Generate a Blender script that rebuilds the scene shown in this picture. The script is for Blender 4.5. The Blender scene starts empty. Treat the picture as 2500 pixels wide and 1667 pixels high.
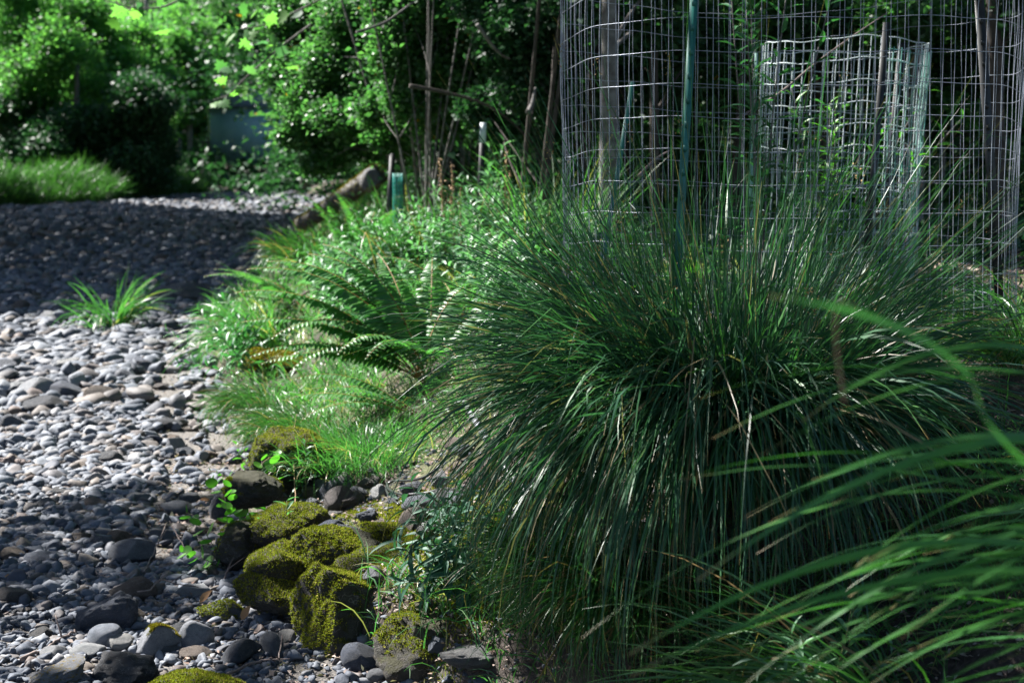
import bpy, bmesh, math, random
import numpy as np
from mathutils import Vector, Euler

R = math.radians
S = bpy.context.scene
C = S.collection
rng = np.random.default_rng(7)
random.seed(7)

# ------------------------------------------------------------------ camera, sky, sun, exposure
HC = 1.5
PITCH = math.atan(363 / 3472)
cam_d = bpy.data.cameras.new('camera')
cam_d.lens = 50; cam_d.sensor_width = 36
cam_d.clip_start = 0.05; cam_d.clip_end = 1000
cam_d.dof.use_dof = True; cam_d.dof.focus_distance = 4.3; cam_d.dof.aperture_fstop = 4.4
cam = bpy.data.objects.new('camera', cam_d); C.objects.link(cam)
cam.location = (0, 0, HC); cam.rotation_euler = (R(90) - PITCH, 0, 0)
S.camera = cam

SUN_EL, SUN_AZ = R(46), math.atan2(-0.84, 0.54)      # azimuth from +Y towards +X (negative = left)
SUN = np.array([math.sin(SUN_AZ) * math.cos(SUN_EL), math.cos(SUN_AZ) * math.cos(SUN_EL), math.sin(SUN_EL)])
w = bpy.data.worlds.new('World'); S.world = w; w.use_nodes = True
nt = w.node_tree; bg = nt.nodes['Background']
sky = nt.nodes.new('ShaderNodeTexSky'); sky.sky_type = 'NISHITA'; sky.sun_disc = False
sky.sun_elevation = SUN_EL; sky.sun_rotation = SUN_AZ; sky.ozone_density = 3.0
nt.links.new(sky.outputs[0], bg.inputs[0]); bg.inputs[1].default_value = 0.05
ld = bpy.data.lights.new('sun', 'SUN'); ld.energy = 5.0; ld.angle = R(0.5); ld.color = (1.0, 0.965, 0.92)
lo = bpy.data.objects.new('sun', ld); C.objects.link(lo)
lo.rotation_euler = Vector(SUN).to_track_quat('Z', 'Y').to_euler()
S.view_settings.view_transform = 'Standard'; S.view_settings.look = 'None'
S.view_settings.gamma = 1.0; S.view_settings.exposure = 1.9
S.cycles.max_bounces = 6; S.cycles.diffuse_bounces = 3; S.cycles.glossy_bounces = 2
S.cycles.transmission_bounces = 4; S.cycles.transparent_max_bounces = 4
S.cycles.caustics_reflective = False; S.cycles.caustics_refractive = False
S.cycles.sample_clamp_indirect = 4.0
S.cycles.use_denoising = True

# ------------------------------------------------------------------ terrain functions (world metres)
def lerp(x, xs, ys): return np.interp(x, xs, ys)
def ss(a, b, x):
    t = np.clip((x - a) / (b - a), 0, 1); return t * t * (3 - 2 * t)
_EY = [0, 1, 3.0, 3.8, 4.2, 4.6, 5.6, 7.1, 9.6, 12.6, 18.6, 27, 40, 52, 58, 64]
_EX = [1.1, 1.0, .55, .15, -.25, -.6, -.97, -1.33, -1.95, -2.8, -3.4, -4.1, -4.7, -6.2, -7.8, -10]
_LY = [0, 45, 50, 56, 61, 64]
_LX = [-6, -17.6, -14.6, -14.4, -13.6, -12]
_ph = rng.uniform(0, 6.28, (14, 3)); _fr = rng.uniform(.6, 2.4, 14); _an = rng.uniform(0, 6.28, 14)
def nz(x, y, f):
    s = 0
    for i in range(14):
        k = f * _fr[i]
        s = s + np.sin(k * (x * math.cos(_an[i]) + y * math.sin(_an[i])) + _ph[i, 0]) / (1 + .5 * _fr[i])
    return s / 5
def xb(y): return lerp(y, _EY, _EX)
def xl(y): return lerp(y, _LY, _LX)
def H(x, y):
    x = np.asarray(x, float); y = np.asarray(y, float)
    z = .0255 * np.maximum(0, y - 8) * (1 - .0 * y)
    z = np.where(y > 64, .0255 * 56 + (y - 64) * .01 + np.maximum(0, y - 80) * .32, z)
    d = x - xb(y) + .07 * nz(x, y, 3.0) * ss(3.5, 5, y)
    bank = .20 * ss(-.02, .16, d) + .75 * ss(.1, 2.0, d)
    z = z + bank * (1 - .35 * ss(25, 50, y))
    z = z + .25 * np.exp(-(((x - .62) / .38) ** 2 + ((y - 4.1) / .34) ** 2))
    z = z + np.maximum(0, x - (5.5 + .1 * y)) * .32 * ss(9, 16, y)
    dl = xl(y) - x
    z = z + .35 * ss(0, 1.6, dl) + np.maximum(0, dl - 8) * .35
    on = ss(-.1, .3, d)
    z = z + on * (.035 * nz(x, y, 5) + .012 * nz(x, y, 17)) + (1 - on) * (.03 * nz(x, y, 1.6) + .012 * nz(x, y, 7))
    return z
def ray(px, py):
    u = (px - 1250) / 3472; v = (833.5 - py) / 3472
    c, s = math.cos(PITCH), math.sin(PITCH)
    return np.array([u, c + v * s, -s + v * c])
def G(px, py):                         # where the ground is met
    d = ray(px, py); t = .8; o = np.array([0, 0, HC]); last = t
    while t < 160:
        p = o + d * t
        if p[2] < H(p[0], p[1]):
            a, b = last, t
            for _ in range(18):
                m = (a + b) / 2; p = o + d * m
                if p[2] < H(p[0], p[1]): b = m
                else: a = m
            return o + d * b
        last = t; t += .03 + t * .006
    return o + d * t
def P(px, py, Y):
    d = ray(px, py); return np.array([0, 0, HC]) + d * (Y / d[1])

# ------------------------------------------------------------------ materials
def newmat(name):
    m = bpy.data.materials.new(name); m.use_nodes = True
    n = m.node_tree; n.nodes.clear()
    out = n.nodes.new('ShaderNodeOutputMaterial')
    return m, n, out
def N(n, t, **kw):
    o = n.nodes.new(t)
    for k, v in kw.items():
        if k.startswith('i_'):
            o.inputs[k[2:].replace('_', ' ')].default_value = v
        else: setattr(o, k, v)
    return o
def ramp(n, fac, stops, interp='LINEAR'):
    r = n.nodes.new('ShaderNodeValToRGB'); r.color_ramp.interpolation = interp
    e = r.color_ramp.elements
    while len(e) > 1: e.remove(e[-1])
    e[0].position = stops[0][0]; e[0].color = (*stops[0][1], 1)
    for p, c in stops[1:]:
        q = e.new(p); q.color = (*c, 1)
    n.links.new(fac, r.inputs[0]); return r.outputs[0]
def mixc(n, fac, a, b, mode='MIX'):
    m = n.nodes.new('ShaderNodeMix'); m.data_type = 'RGBA'; m.blend_type = mode
    if isinstance(fac, (int, float)): m.inputs[0].default_value = fac
    else: n.links.new(fac, m.inputs[0])
    for i, v in ((6, a), (7, b)):
        if isinstance(v, tuple): m.inputs[i].default_value = (*v, 1)
        else: n.links.new(v, m.inputs[i])
    return m.outputs[2]
def leafmat(name, cols, trans=.35, rough=.38, spec=.5, tip=None, root=None, dead=.0, deadcol=(.22, .15, .06)):
    """cols: list of leaf colours picked per leaf; tip/root: (from, colour) along the attribute t."""
    m, n, out = newmat(name)
    g = N(n, 'ShaderNodeNewGeometry')
    st = [(i / max(1, len(cols) - 1), c) for i, c in enumerate(cols)]
    col = ramp(n, g.outputs['Random Per Island'], st)
    if dead:
        mt = N(n, 'ShaderNodeMath', operation='MULTIPLY'); mt.inputs[1].default_value = 7.13
        n.links.new(g.outputs['Random Per Island'], mt.inputs[0])
        fr = N(n, 'ShaderNodeMath', operation='FRACT'); n.links.new(mt.outputs[0], fr.inputs[0])
        gt = N(n, 'ShaderNodeMath', operation='LESS_THAN'); gt.inputs[1].default_value = dead
        n.links.new(fr.outputs[0], gt.inputs[0])
        col = mixc(n, gt.outputs[0], col, deadcol)
    if tip or root:
        a = N(n, 'ShaderNodeAttribute', attribute_name='t')
        if tip:
            rr = N(n, 'ShaderNodeMapRange'); rr.inputs[1].default_value = tip[0]; rr.inputs[2].default_value = tip[0] + .05
            n.links.new(a.outputs['Fac'], rr.inputs[0]); col = mixc(n, rr.outputs[0], col, tip[1])
        if root:
            rr = N(n, 'ShaderNodeMapRange'); rr.inputs[1].default_value = root[0]; rr.inputs[2].default_value = 0
            n.links.new(a.outputs['Fac'], rr.inputs[0]); col = mixc(n, rr.outputs[0], col, root[1])
    b = N(n, 'ShaderNodeBsdfPrincipled'); n.links.new(col, b.inputs['Base Color'])
    b.inputs['Roughness'].default_value = rough; b.inputs['Specular IOR Level'].default_value = spec
    t = N(n, 'ShaderNodeBsdfTranslucent')
    tc = mixc(n, 1.0, col, (1.15, 1.6, .75), 'MULTIPLY'); n.links.new(tc, t.inputs[0])
    mx = N(n, 'ShaderNodeMixShader'); mx.inputs[0].default_value = trans
    n.links.new(b.outputs[0], mx.inputs[1]); n.links.new(t.outputs[0], mx.inputs[2])
    n.links.new(mx.outputs[0], out.inputs[0]); return m
def solid(name, col, rough=.6, metal=0, noise=None, scale=30, bump=0, spec=.4):
    m, n, out = newmat(name)
    b = N(n, 'ShaderNodeBsdfPrincipled'); b.inputs['Roughness'].default_value = rough
    b.inputs['Metallic'].default_value = metal; b.inputs['Specular IOR Level'].default_value = spec
    b.inputs['Base Color'].default_value = (*col, 1)
    tc = N(n, 'ShaderNodeTexCoord')
    if noise is not None or bump:
        t = N(n, 'ShaderNodeTexNoise'); t.inputs['Scale'].default_value = scale; t.inputs['Detail'].default_value = 6
        n.links.new(tc.outputs['Object'], t.inputs['Vector'])
        if noise is not None:
            n.links.new(ramp(n, t.outputs[0], [(.35, col), (.65, noise)]), b.inputs['Base Color'])
        if bump:
            bm = N(n, 'ShaderNodeBump'); bm.inputs['Strength'].default_value = bump; bm.inputs['Distance'].default_value = .01
            n.links.new(t.outputs[0], bm.inputs['Height']); n.links.new(bm.outputs[0], b.inputs['Normal'])
    n.links.new(b.outputs[0], out.inputs[0]); return m
def rockmat(name, a, b_, c=None, sc=9, crack=.25, moss=None):
    m, n, out = newmat(name)
    tc = N(n, 'ShaderNodeTexCoord'); oi = N(n, 'ShaderNodeObjectInfo')
    sep = N(n, 'ShaderNodeVectorMath', operation='ADD'); n.links.new(tc.outputs['Object'], sep.inputs[0])
    cx = N(n, 'ShaderNodeCombineXYZ'); mu = N(n, 'ShaderNodeMath', operation='MULTIPLY'); mu.inputs[1].default_value = 37
    n.links.new(oi.outputs['Random'], mu.inputs[0]); n.links.new(mu.outputs[0], cx.inputs[0]); n.links.new(cx.outputs[0], sep.inputs[1])
    def noise(s, d=6, ro=.6):
        t = N(n, 'ShaderNodeTexNoise'); t.inputs['Scale'].default_value = s; t.inputs['Detail'].default_value = d; t.inputs['Roughness'].default_value = ro
        n.links.new(sep.outputs[0], t.inputs['Vector']); return t.outputs[0]
    n1 = noise(sc * .35, 5); n2 = noise(sc * 4, 8, .7)
    col = ramp(n, n1, [(.3, a), (.7, b_)])
    if c: col = mixc(n, ramp(n, noise(sc * 1.1, 6), [(.52, (0, 0, 0)), (.62, (1, 1, 1))]), col, c)
    sp = ramp(n, n2, [(.3, (.55, .55, .55)), (.5, (1, 1, 1)), (.7, (1.4, 1.4, 1.4))])
    col = mixc(n, 1.0, col, sp, 'MULTIPLY')
    dn = N(n, 'ShaderNodeTexNoise'); dn.inputs['Scale'].default_value = sc * .28; dn.inputs['Detail'].default_value = 3; n.links.new(sep.outputs[0], dn.inputs['Vector'])
    col = mixc(n, ramp(n, dn.outputs[0], [(.492, (0, 0, 0)), (.5, (.55, .55, .55)), (.508, (0, 0, 0))]), col, (.34, .34, .33))
    col = mixc(n, ramp(n, noise(sc * .9, 8, .75), [(.56, (0, 0, 0)), (.66, (.7, .7, .7))]), col, (.10, .075, .055))
    tint = ramp(n, oi.outputs['Random'], [(0, (.75, .82, .95)), (.35, (1, 1, 1.04)), (.7, (1.12, 1.04, .92)), (1, (1.3, 1.3, 1.3))])
    col = mixc(n, 1.0, col, tint, 'MULTIPLY')
    if moss:
        g = N(n, 'ShaderNodeNewGeometry'); sx = N(n, 'ShaderNodeSeparateXYZ'); n.links.new(g.outputs['Normal'], sx.inputs[0])
        ad = N(n, 'ShaderNodeMath', operation='MULTIPLY_ADD'); n.links.new(sx.outputs[2], ad.inputs[0]); ad.inputs[1].default_value = .35
        n.links.new(noise(sc, 5), ad.inputs[2])
        col = mixc(n, ramp(n, ad.outputs[0], [(moss, (0, 0, 0)), (moss + .12, (.8, .8, .8))]), col, (.05, .048, .012))
    b = N(n, 'ShaderNodeBsdfPrincipled'); n.links.new(col, b.inputs['Base Color']); b.inputs['Roughness'].default_value = .72
    b.inputs['Specular IOR Level'].default_value = .35
    bm = N(n, 'ShaderNodeBump'); bm.inputs['Strength'].default_value = .8; bm.inputs['Distance'].default_value = .05
    n.links.new(n2, bm.inputs['Height'])
    n.links.new(bm.outputs[0], b.inputs['Normal'])
    n.links.new(b.outputs[0], out.inputs[0]); return m

M = {}
M['slate'] = rockmat('slate_stone', (.05, .062, .085), (.11, .125, .155))
M['grey'] = rockmat('grey_stone', (.10, .11, .125), (.19, .20, .215))
M['pale'] = rockmat('pale_stone', (.22, .24, .26), (.38, .39, .405))
M['brown'] = rockmat('brown_stone', (.09, .072, .060), (.18, .145, .12))
M['dark'] = rockmat('dark_stone', (.03, .034, .042), (.07, .075, .085))
M['lichen'] = rockmat('lichen_stone', (.20, .21, .225), (.31, .32, .33), c=(.30, .22, .05))
M['mossy'] = rockmat('mossy_stone', (.035, .035, .03), (.09, .09, .085), moss=.60)
M['moss'] = leafmat('moss_cushion', [(.13, .135, .014), (.24, .23, .025), (.17, .18, .016), (.36, .33, .06), (.12, .08, .025)], trans=.25, rough=.8, spec=.1)
M['mossdry'] = leafmat('moss_dry', [(.20, .13, .02), (.26, .20, .03), (.14, .13, .015)], trans=.2, rough=.8, spec=.1)
M['sedge'] = leafmat('sedge_leaf', [(.022, .075, .040), (.035, .10, .05), (.05, .14, .06), (.03, .085, .065), (.06, .18, .04)],
                     trans=.30, rough=.40, spec=.4, tip=(.94, (.25, .17, .06)), root=(.12, (.10, .08, .04)), dead=.08, deadcol=(.22, .18, .10))
M['sedgenear'] = leafmat('sedge_leaf_broad', [(.035, .13, .03), (.055, .19, .04), (.065, .22, .035), (.055, .17, .07)],
                     trans=.30, rough=.36, spec=.5, tip=(.955, (.30, .19, .10)), root=(.1, (.10, .08, .04)))
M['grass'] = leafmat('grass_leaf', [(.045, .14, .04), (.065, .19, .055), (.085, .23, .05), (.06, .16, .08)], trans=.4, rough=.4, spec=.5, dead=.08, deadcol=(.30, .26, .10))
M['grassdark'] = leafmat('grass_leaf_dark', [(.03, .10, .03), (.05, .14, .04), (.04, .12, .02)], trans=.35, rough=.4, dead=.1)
M['meadow'] = leafmat('meadow_grass', [(.035, .10, .025), (.05, .13, .03), (.075, .17, .045)], trans=.35, rough=.5)
M['herb'] = leafmat('herb_leaf', [(.035, .13, .05), (.05, .17, .06), (.06, .16, .09)], trans=.35, rough=.42, spec=.5)
M['herbpale'] = leafmat('herb_leaf_silver', [(.08, .20, .10), (.12, .26, .13), (.14, .27, .17)], trans=.42, rough=.45, spec=.5)
M['herbblue'] = leafmat('herb_leaf_blue', [(.03, .10, .06), (.045, .13, .08)], trans=.25, rough=.55, spec=.3)  # blue-green leaf, colour taken darker to stand in for shade
M['herblime'] = leafmat('herb_leaf_lime', [(.08, .24, .03), (.11, .30, .04)], trans=.45, rough=.4)
M['fern'] = leafmat('fern_leaf', [(.055, .17, .055), (.08, .22, .065), (.10, .25, .055)], trans=.4, rough=.42, spec=.4)
M['rachis'] = solid('fern_rachis', (.26, .13, .035), .5)
M['alder'] = leafmat('alder_leaf', [(.035, .11, .04), (.06, .16, .055), (.10, .22, .07), (.10, .18, .11)], trans=.50, rough=.42, spec=.42, dead=.003, deadcol=(.5, .25, .03))
M['maple'] = leafmat('maple_leaf', [(.06, .16, .06), (.11, .26, .08), (.16, .32, .08), (.07, .16, .10)], trans=.55, rough=.5, spec=.3)
M['deep'] = leafmat('evergreen_leaf', [(.018, .06, .03), (.03, .085, .035), (.04, .11, .05)], trans=.3, rough=.5, spec=.3)
M['shade'] = leafmat('shade_tree_leaf', [(.02, .055, .02), (.04, .09, .03)], trans=.12, rough=.6, spec=.2)  # dark near-opaque leaf for the added trees that cast the shade
M['bark'] = solid('bark_grey', (.08, .07, .065), .85, noise=(.20, .19, .18), scale=14, bump=.6)
M['barkdark'] = solid('bark_dark', (.035, .028, .025), .9, noise=(.085, .07, .06), scale=14, bump=.6)
M['twig'] = solid('dead_twig', (.12, .09, .08), .8, noise=(.24, .19, .17), scale=40)
M['stalk'] = solid('dry_stalk', (.30, .19, .10), .8, noise=(.42, .29, .17), scale=60)
M['stem'] = solid('green_stem', (.10, .13, .04), .6)
M['wire'] = solid('galvanised_wire', (.36, .40, .46), .42, metal=.3, noise=(.24, .27, .32), scale=20)
M['wiregreen'] = solid('green_coated_wire', (.10, .34, .28), .45, noise=(.30, .44, .40), scale=8)
M['wirewhite'] = solid('pale_coated_wire', (.58, .64, .66), .5, noise=(.36, .46, .46), scale=6)
M['postgreen'] = solid('green_painted_steel', (.02, .12, .10), .4, noise=(.03, .17, .14), scale=20)
M['postdark'] = solid('dark_painted_steel', (.012, .016, .018), .45, noise=(.03, .03, .03), scale=20)
M['hose'] = solid('black_poly_tube', (.02, .021, .025), .32, spec=.6)
M['pipe'] = solid('corrugated_grey_pipe', (.16, .17, .19), .4, spec=.6)
M['net'] = solid('teal_netting', (.02, .26, .22), .5)
M['shedwall'] = solid('shed_blue_wall', (.26, .46, .54), .6, noise=(.38, .56, .62), scale=1.2)
M['shedroof'] = solid('shed_roof', (.16, .19, .25), .6, noise=(.22, .26, .33), scale=2)
M['timber'] = solid('dark_timber', (.05, .035, .03), .85, noise=(.09, .07, .06), scale=6)
M['glass'] = solid('dark_window', (.02, .025, .03), .1)
M['seed'] = solid('seed_head', (.24, .17, .06), .8)
M['seedgreen'] = solid('green_seed_head', (.22, .28, .10), .7)
M['deadleaf'] = leafmat('dead_leaf', [(.30, .10, .03), (.22, .14, .09), (.34, .22, .13), (.40, .13, .03), (.28, .22, .17)], trans=.2, rough=.7, spec=.2)
M['litter'] = leafmat('leaf_litter', [(.16, .10, .08), (.26, .18, .15), (.36, .28, .24), (.44, .36, .32), (.11, .08, .07)], trans=.15, rough=.75, spec=.2)
M['blossom'] = solid('white_petal', (.8, .8, .78), .6)

def gravelmat():
    m, n, out = newmat('river_gravel')
    g = N(n, 'ShaderNodeNewGeometry')
    col = ramp(n, g.outputs['Random Per Island'],
               [(0, (.035, .042, .060)), (.18, (.085, .10, .125)), (.36, (.14, .155, .185)), (.5, (.05, .06, .08)), (.60, (.15, .125, .105)), (.72, (.10, .115, .14)), (.86, (.20, .215, .24)), (.95, (.09, .065, .055)), (1, (.30, .31, .33))])
    tc = N(n, 'ShaderNodeTexCoord'); t = N(n, 'ShaderNodeTexNoise'); t.inputs['Scale'].default_value = 60; t.inputs['Detail'].default_value = 5
    n.links.new(tc.outputs['Object'], t.inputs['Vector'])
    col = mixc(n, 1.0, col, ramp(n, t.outputs[0], [(.3, (.78, .78, .78)), (.7, (1.2, 1.2, 1.2))]), 'MULTIPLY')
    b = N(n, 'ShaderNodeBsdfPrincipled'); n.links.new(col, b.inputs['Base Color']); b.inputs['Roughness'].default_value = .7
    b.inputs['Specular IOR Level'].default_value = .35
    bm = N(n, 'ShaderNodeBump'); bm.inputs['Strength'].default_value = .4; bm.inputs['Distance'].default_value = .006
    n.links.new(t.outputs[0], bm.inputs['Height']); n.links.new(bm.outputs[0], b.inputs['Normal'])
    n.links.new(b.outputs[0], out.inputs[0]); return m
M['gravel'] = gravelmat()
def groundmat():
    m, n, out = newmat('creek_ground')
    tc = N(n, 'ShaderNodeTexCoord')
    def noise(s, d=6):
        t = N(n, 'ShaderNodeTexNoise'); t.inputs['Scale'].default_value = s; t.inputs['Detail'].default_value = d; t.inputs['Roughness'].default_value = .65
        n.links.new(tc.outputs['Object'], t.inputs['Vector']); return t.outputs[0]
    fine = noise(40, 8); big = noise(1.7, 6)
    bed = ramp(n, noise(110, 8), [(.35, (.03, .03, .033)), (.5, (.12, .11, .10)), (.65, (.27, .24, .21))])
    soil = ramp(n, fine, [(.3, (.018, .013, .011)), (.5, (.045, .033, .026)), (.7, (.12, .09, .07))])
    soil = mixc(n, ramp(n, big, [(.5, (0, 0, 0)), (.62, (1, 1, 1))]), soil, (.07, .085, .02))
    a = N(n, 'ShaderNodeAttribute', attribute_name='bank')
    col = mixc(n, a.outputs['Fac'], bed, soil)
    b = N(n, 'ShaderNodeBsdfPrincipled'); n.links.new(col, b.inputs['Base Color']); b.inputs['Roughness'].default_value = .9
    bm = N(n, 'ShaderNodeBump'); bm.inputs['Strength'].default_value = .8; bm.inputs['Distance'].default_value = .02
    n.links.new(fine, bm.inputs['Height']); n.links.new(bm.outputs[0], b.inputs['Normal'])
    n.links.new(b.outputs[0], out.inputs[0]); return m
M['ground'] = groundmat()

# ------------------------------------------------------------------ mesh helpers
class MB:
    """collects numpy geometry, links it as one mesh object"""
    def __init__(s): s.v = []; s.f = {3: [], 4: []}; s.mi = {3: [], 4: []}; s.t = []; s.n = 0
    def add(s, v, tris=None, quads=None, mi=0, t=None):
        v = np.asarray(v, float).reshape(-1, 3)
        for k, f in ((3, tris), (4, quads)):
            if f is not None and len(f):
                f = np.asarray(f, int).reshape(-1, k) + s.n
                s.f[k].append(f); s.mi[k].append(np.full(len(f), mi))
        s.v.append(v); s.t.append(np.zeros(len(v)) if t is None else np.asarray(t, float).reshape(-1)); s.n += len(v)
    def build(s, name, mats, parent=None, loc=(0, 0, 0), smooth=True, attr='t'):
        me = bpy.data.meshes.new(name)
        v = np.concatenate(s.v).astype(np.float32)
        L = []; st = []; mi = []; o = 0
        for k in (3, 4):
            if s.f[k]:
                f = np.concatenate(s.f[k]); L.append(f.ravel()); st.append(o + np.arange(len(f)) * k); o += f.size
                mi.append(np.concatenate(s.mi[k]))
        L = np.concatenate(L).astype(np.int32); st = np.concatenate(st).astype(np.int32); mi = np.concatenate(mi).astype(np.int32)
        me.vertices.add(len(v)); me.vertices.foreach_set('co', v.ravel())
        me.loops.add(len(L)); me.loops.foreach_set('vertex_index', L)
        me.polygons.add(len(st)); me.polygons.foreach_set('loop_start', st)
        me.polygons.foreach_set('material_index', mi)
        if smooth: me.polygons.foreach_set('use_smooth', np.ones(len(st), bool))
        a = me.attributes.new(attr, 'FLOAT', 'POINT'); a.data.foreach_set('value', np.concatenate(s.t).astype(np.float32))
        me.update(calc_edges=True)
        if not isinstance(mats, (list, tuple)): mats = [mats]
        for m in mats: me.materials.append(m)
        o = bpy.data.objects.new(name, me); C.objects.link(o); o.location = loc
        if parent: o.parent = parent
        return o
def tag(o, label=None, cat=None, group=None, kind=None):
    if label: o['label'] = label
    if cat: o['category'] = cat
    if group: o['group'] = group
    if kind: o['kind'] = kind
    return o
def thing(name, label, cat, loc, group=None):
    o = bpy.data.objects.new(name, None); C.objects.link(o); o.location = loc; o.empty_display_size = .1
    return tag(o, label, cat, group)
def unit(a): return a / (np.linalg.norm(a, axis=-1, keepdims=True) + 1e-9)

def tube(mb, pts, rad, sides=6, mi=0, cap=True):
    pts = np.asarray(pts, float); n = len(pts)
    rad = np.broadcast_to(np.asarray(rad, float), (n,))
    tan = unit(np.gradient(pts, axis=0))
    ref = np.array([0, 0, 1.]) if abs(tan[:, 2]).mean() < .8 else np.array([1., 0, 0])
    u = unit(np.cross(tan, ref)); v = np.cross(tan, u)
    a = np.arange(sides) * 2 * math.pi / sides
    ring = pts[:, None] + rad[:, None, None] * (np.cos(a)[None, :, None] * u[:, None] + np.sin(a)[None, :, None] * v[:, None])
    i = np.arange(n - 1)[:, None] * sides; j = np.arange(sides)[None]; k = (j + 1) % sides
    q = np.stack([i + j, i + k, i + sides + k, i + sides + j], -1).reshape(-1, 4)
    tt = np.repeat(np.linspace(0, 1, n), sides)
    vv = ring.reshape(-1, 3)
    tr = None
    if cap:
        vv = np.concatenate([vv, pts[:1], pts[-1:]]); tt = np.concatenate([tt, [0, 1]])
        c0, c1 = n * sides, n * sides + 1
        tr = [(c0, (x + 1) % sides, x) for x in range(sides)] + [(c1, (n - 1) * sides + x, (n - 1) * sides + (x + 1) % sides) for x in range(sides)]
    mb.add(vv, tr, q, mi, tt)

def blades(mb, base, az, e0, k, L, W, seg=7, mi=0, p=1.3, twist=.5, wob=.12, tipw=.06, kink=.14):
    """ribbons: base (N,3); heading az; start elevation e0; total bend k (rad); length, width"""
    n = len(base)
    az, e0, k, L, W = [np.broadcast_to(np.asarray(q, float), (n,)).copy() for q in (az, e0, k, L, W)]
    t = np.linspace(0, 1, seg + 1)
    tm = (t[1:] + t[:-1]) / 2
    e = e0[:, None] - k[:, None] * tm[None] ** p
    if kink:
        kt = rng.uniform(.35, .95, n)[:, None]; e = e - (rng.random((n, 1)) < kink) * (tm[None] > kt) * rng.uniform(.3, 1.6, (n, 1))
    e = e + rng.normal(0, .035, e.shape)
    a = az[:, None] + rng.normal(0, wob, (n, 1)) * tm[None] * 2 + rng.normal(0, wob * .3, (n, seg))
    step = (L / seg)[:, None]
    d = np.stack([np.cos(e) * np.cos(a), np.cos(e) * np.sin(a), np.sin(e)], -1) * step[..., None]
    pts = np.concatenate([np.zeros((n, 1, 3)), np.cumsum(d, 1)], 1) + base[:, None]
    side = np.stack([-np.sin(az), np.cos(az), np.zeros(n)], -1)
    tan = unit(np.gradient(pts, axis=1))
    nor = unit(np.cross(side[:, None], tan))
    ph = rng.uniform(-1, 1, n)[:, None] + rng.normal(0, twist, n)[:, None] * t[None] * 2
    s = np.cos(ph)[..., None] * side[:, None] + np.sin(ph)[..., None] * nor
    prof = np.minimum(1, .55 + t * 2.5) * np.clip((1 - t) * 3.2, tipw, 1)
    o = s * (W[:, None] * prof[None] / 2)[..., None]
    v = np.stack([pts - o, pts + o], 2).reshape(-1, 3)
    m = (seg + 1) * 2
    i = np.arange(n)[:, None] * m + np.arange(seg)[None] * 2
    q = np.stack([i, i + 1, i + 3, i + 2], -1).reshape(-1, 4)
    tt = np.broadcast_to(np.repeat(t, 2)[None], (n, m))
    mb.add(v, None, q, mi, tt)
    return pts

KITE = (np.array([(0, 0, 0), (.42, .5, .10), (1, 0, -.06), (.42, -.5, .10)]), None, [(0, 1, 2, 3)])
LANCE = (np.array([(0, 0, 0), (.22, .36, .06), (.22, 0, 0), (.22, -.36, .06), (.5, .5, .05), (.5, 0, 0), (.5, -.5, .05),
                   (.8, .28, -.05), (.8, 0, -.08), (.8, -.28, -.05), (1, 0, -.18)]),
         [(0, 2, 1), (0, 3, 2), (7, 8, 10), (8, 9, 10)],
         [(1, 2, 5, 4), (2, 3, 6, 5), (4, 5, 8, 7), (5, 6, 9, 8)])
_o = [(0, 0), (.12, -.14), (.05, -.48), (.28, -.36), (.42, -.55), (.5, -.3), (.72, -.34), (.72, -.14), (1, 0), (.72, .14), (.72, .34), (.5, .3), (.42, .55), (.28, .36), (.05, .48), (.12, .14)]
MAPLE = (np.array([(.38, 0, .05)] + [(x, y, -.04 * (x * x + y * y)) for x, y in _o]), [(0, i, i % 16 + 1) for i in range(1, 17)], None)
_r = [(math.cos(a) * .5 + .5, math.sin(a) * .5) for a in np.linspace(math.pi, 3 * math.pi, 11)[:-1]]
ROUND = (np.array([(.45, 0, -.05)] + [(x, y, .05) for x, y in _r]), [(0, i, i % 10 + 1) for i in range(1, 11)], None)
def leaves(mb, pos, axis, nor, L, W, tpl=KITE, mi=0):
    T, tri, quad = tpl; n = len(pos); m = len(T)
    L = np.broadcast_to(np.asarray(L, float), (n,)); W = np.broadcast_to(np.asarray(W, float), (n,))
    axis = unit(axis); side = unit(np.cross(nor, axis)); nor = np.cross(axis, side)
    v = pos[:, None] + axis[:, None] * (L[:, None] * T[None, :, 0])[..., None] + side[:, None] * (W[:, None] * T[None, :, 1])[..., None] \
        + nor[:, None] * (L[:, None] * T[None, :, 2])[..., None]
    off = np.arange(n)[:, None, None] * m
    f3 = (np.array(tri)[None] + off).reshape(-1, 3) if tri else None
    f4 = (np.array(quad)[None] + off).reshape(-1, 4) if quad else None
    mb.add(v.reshape(-1, 3), f3, f4, mi, np.broadcast_to(T[None, :, 0], (n, m)))
def rdir(n, zup=0.0):
    d = rng.normal(0, 1, (n, 3)); d[:, 2] += zup; return unit(d)

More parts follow.
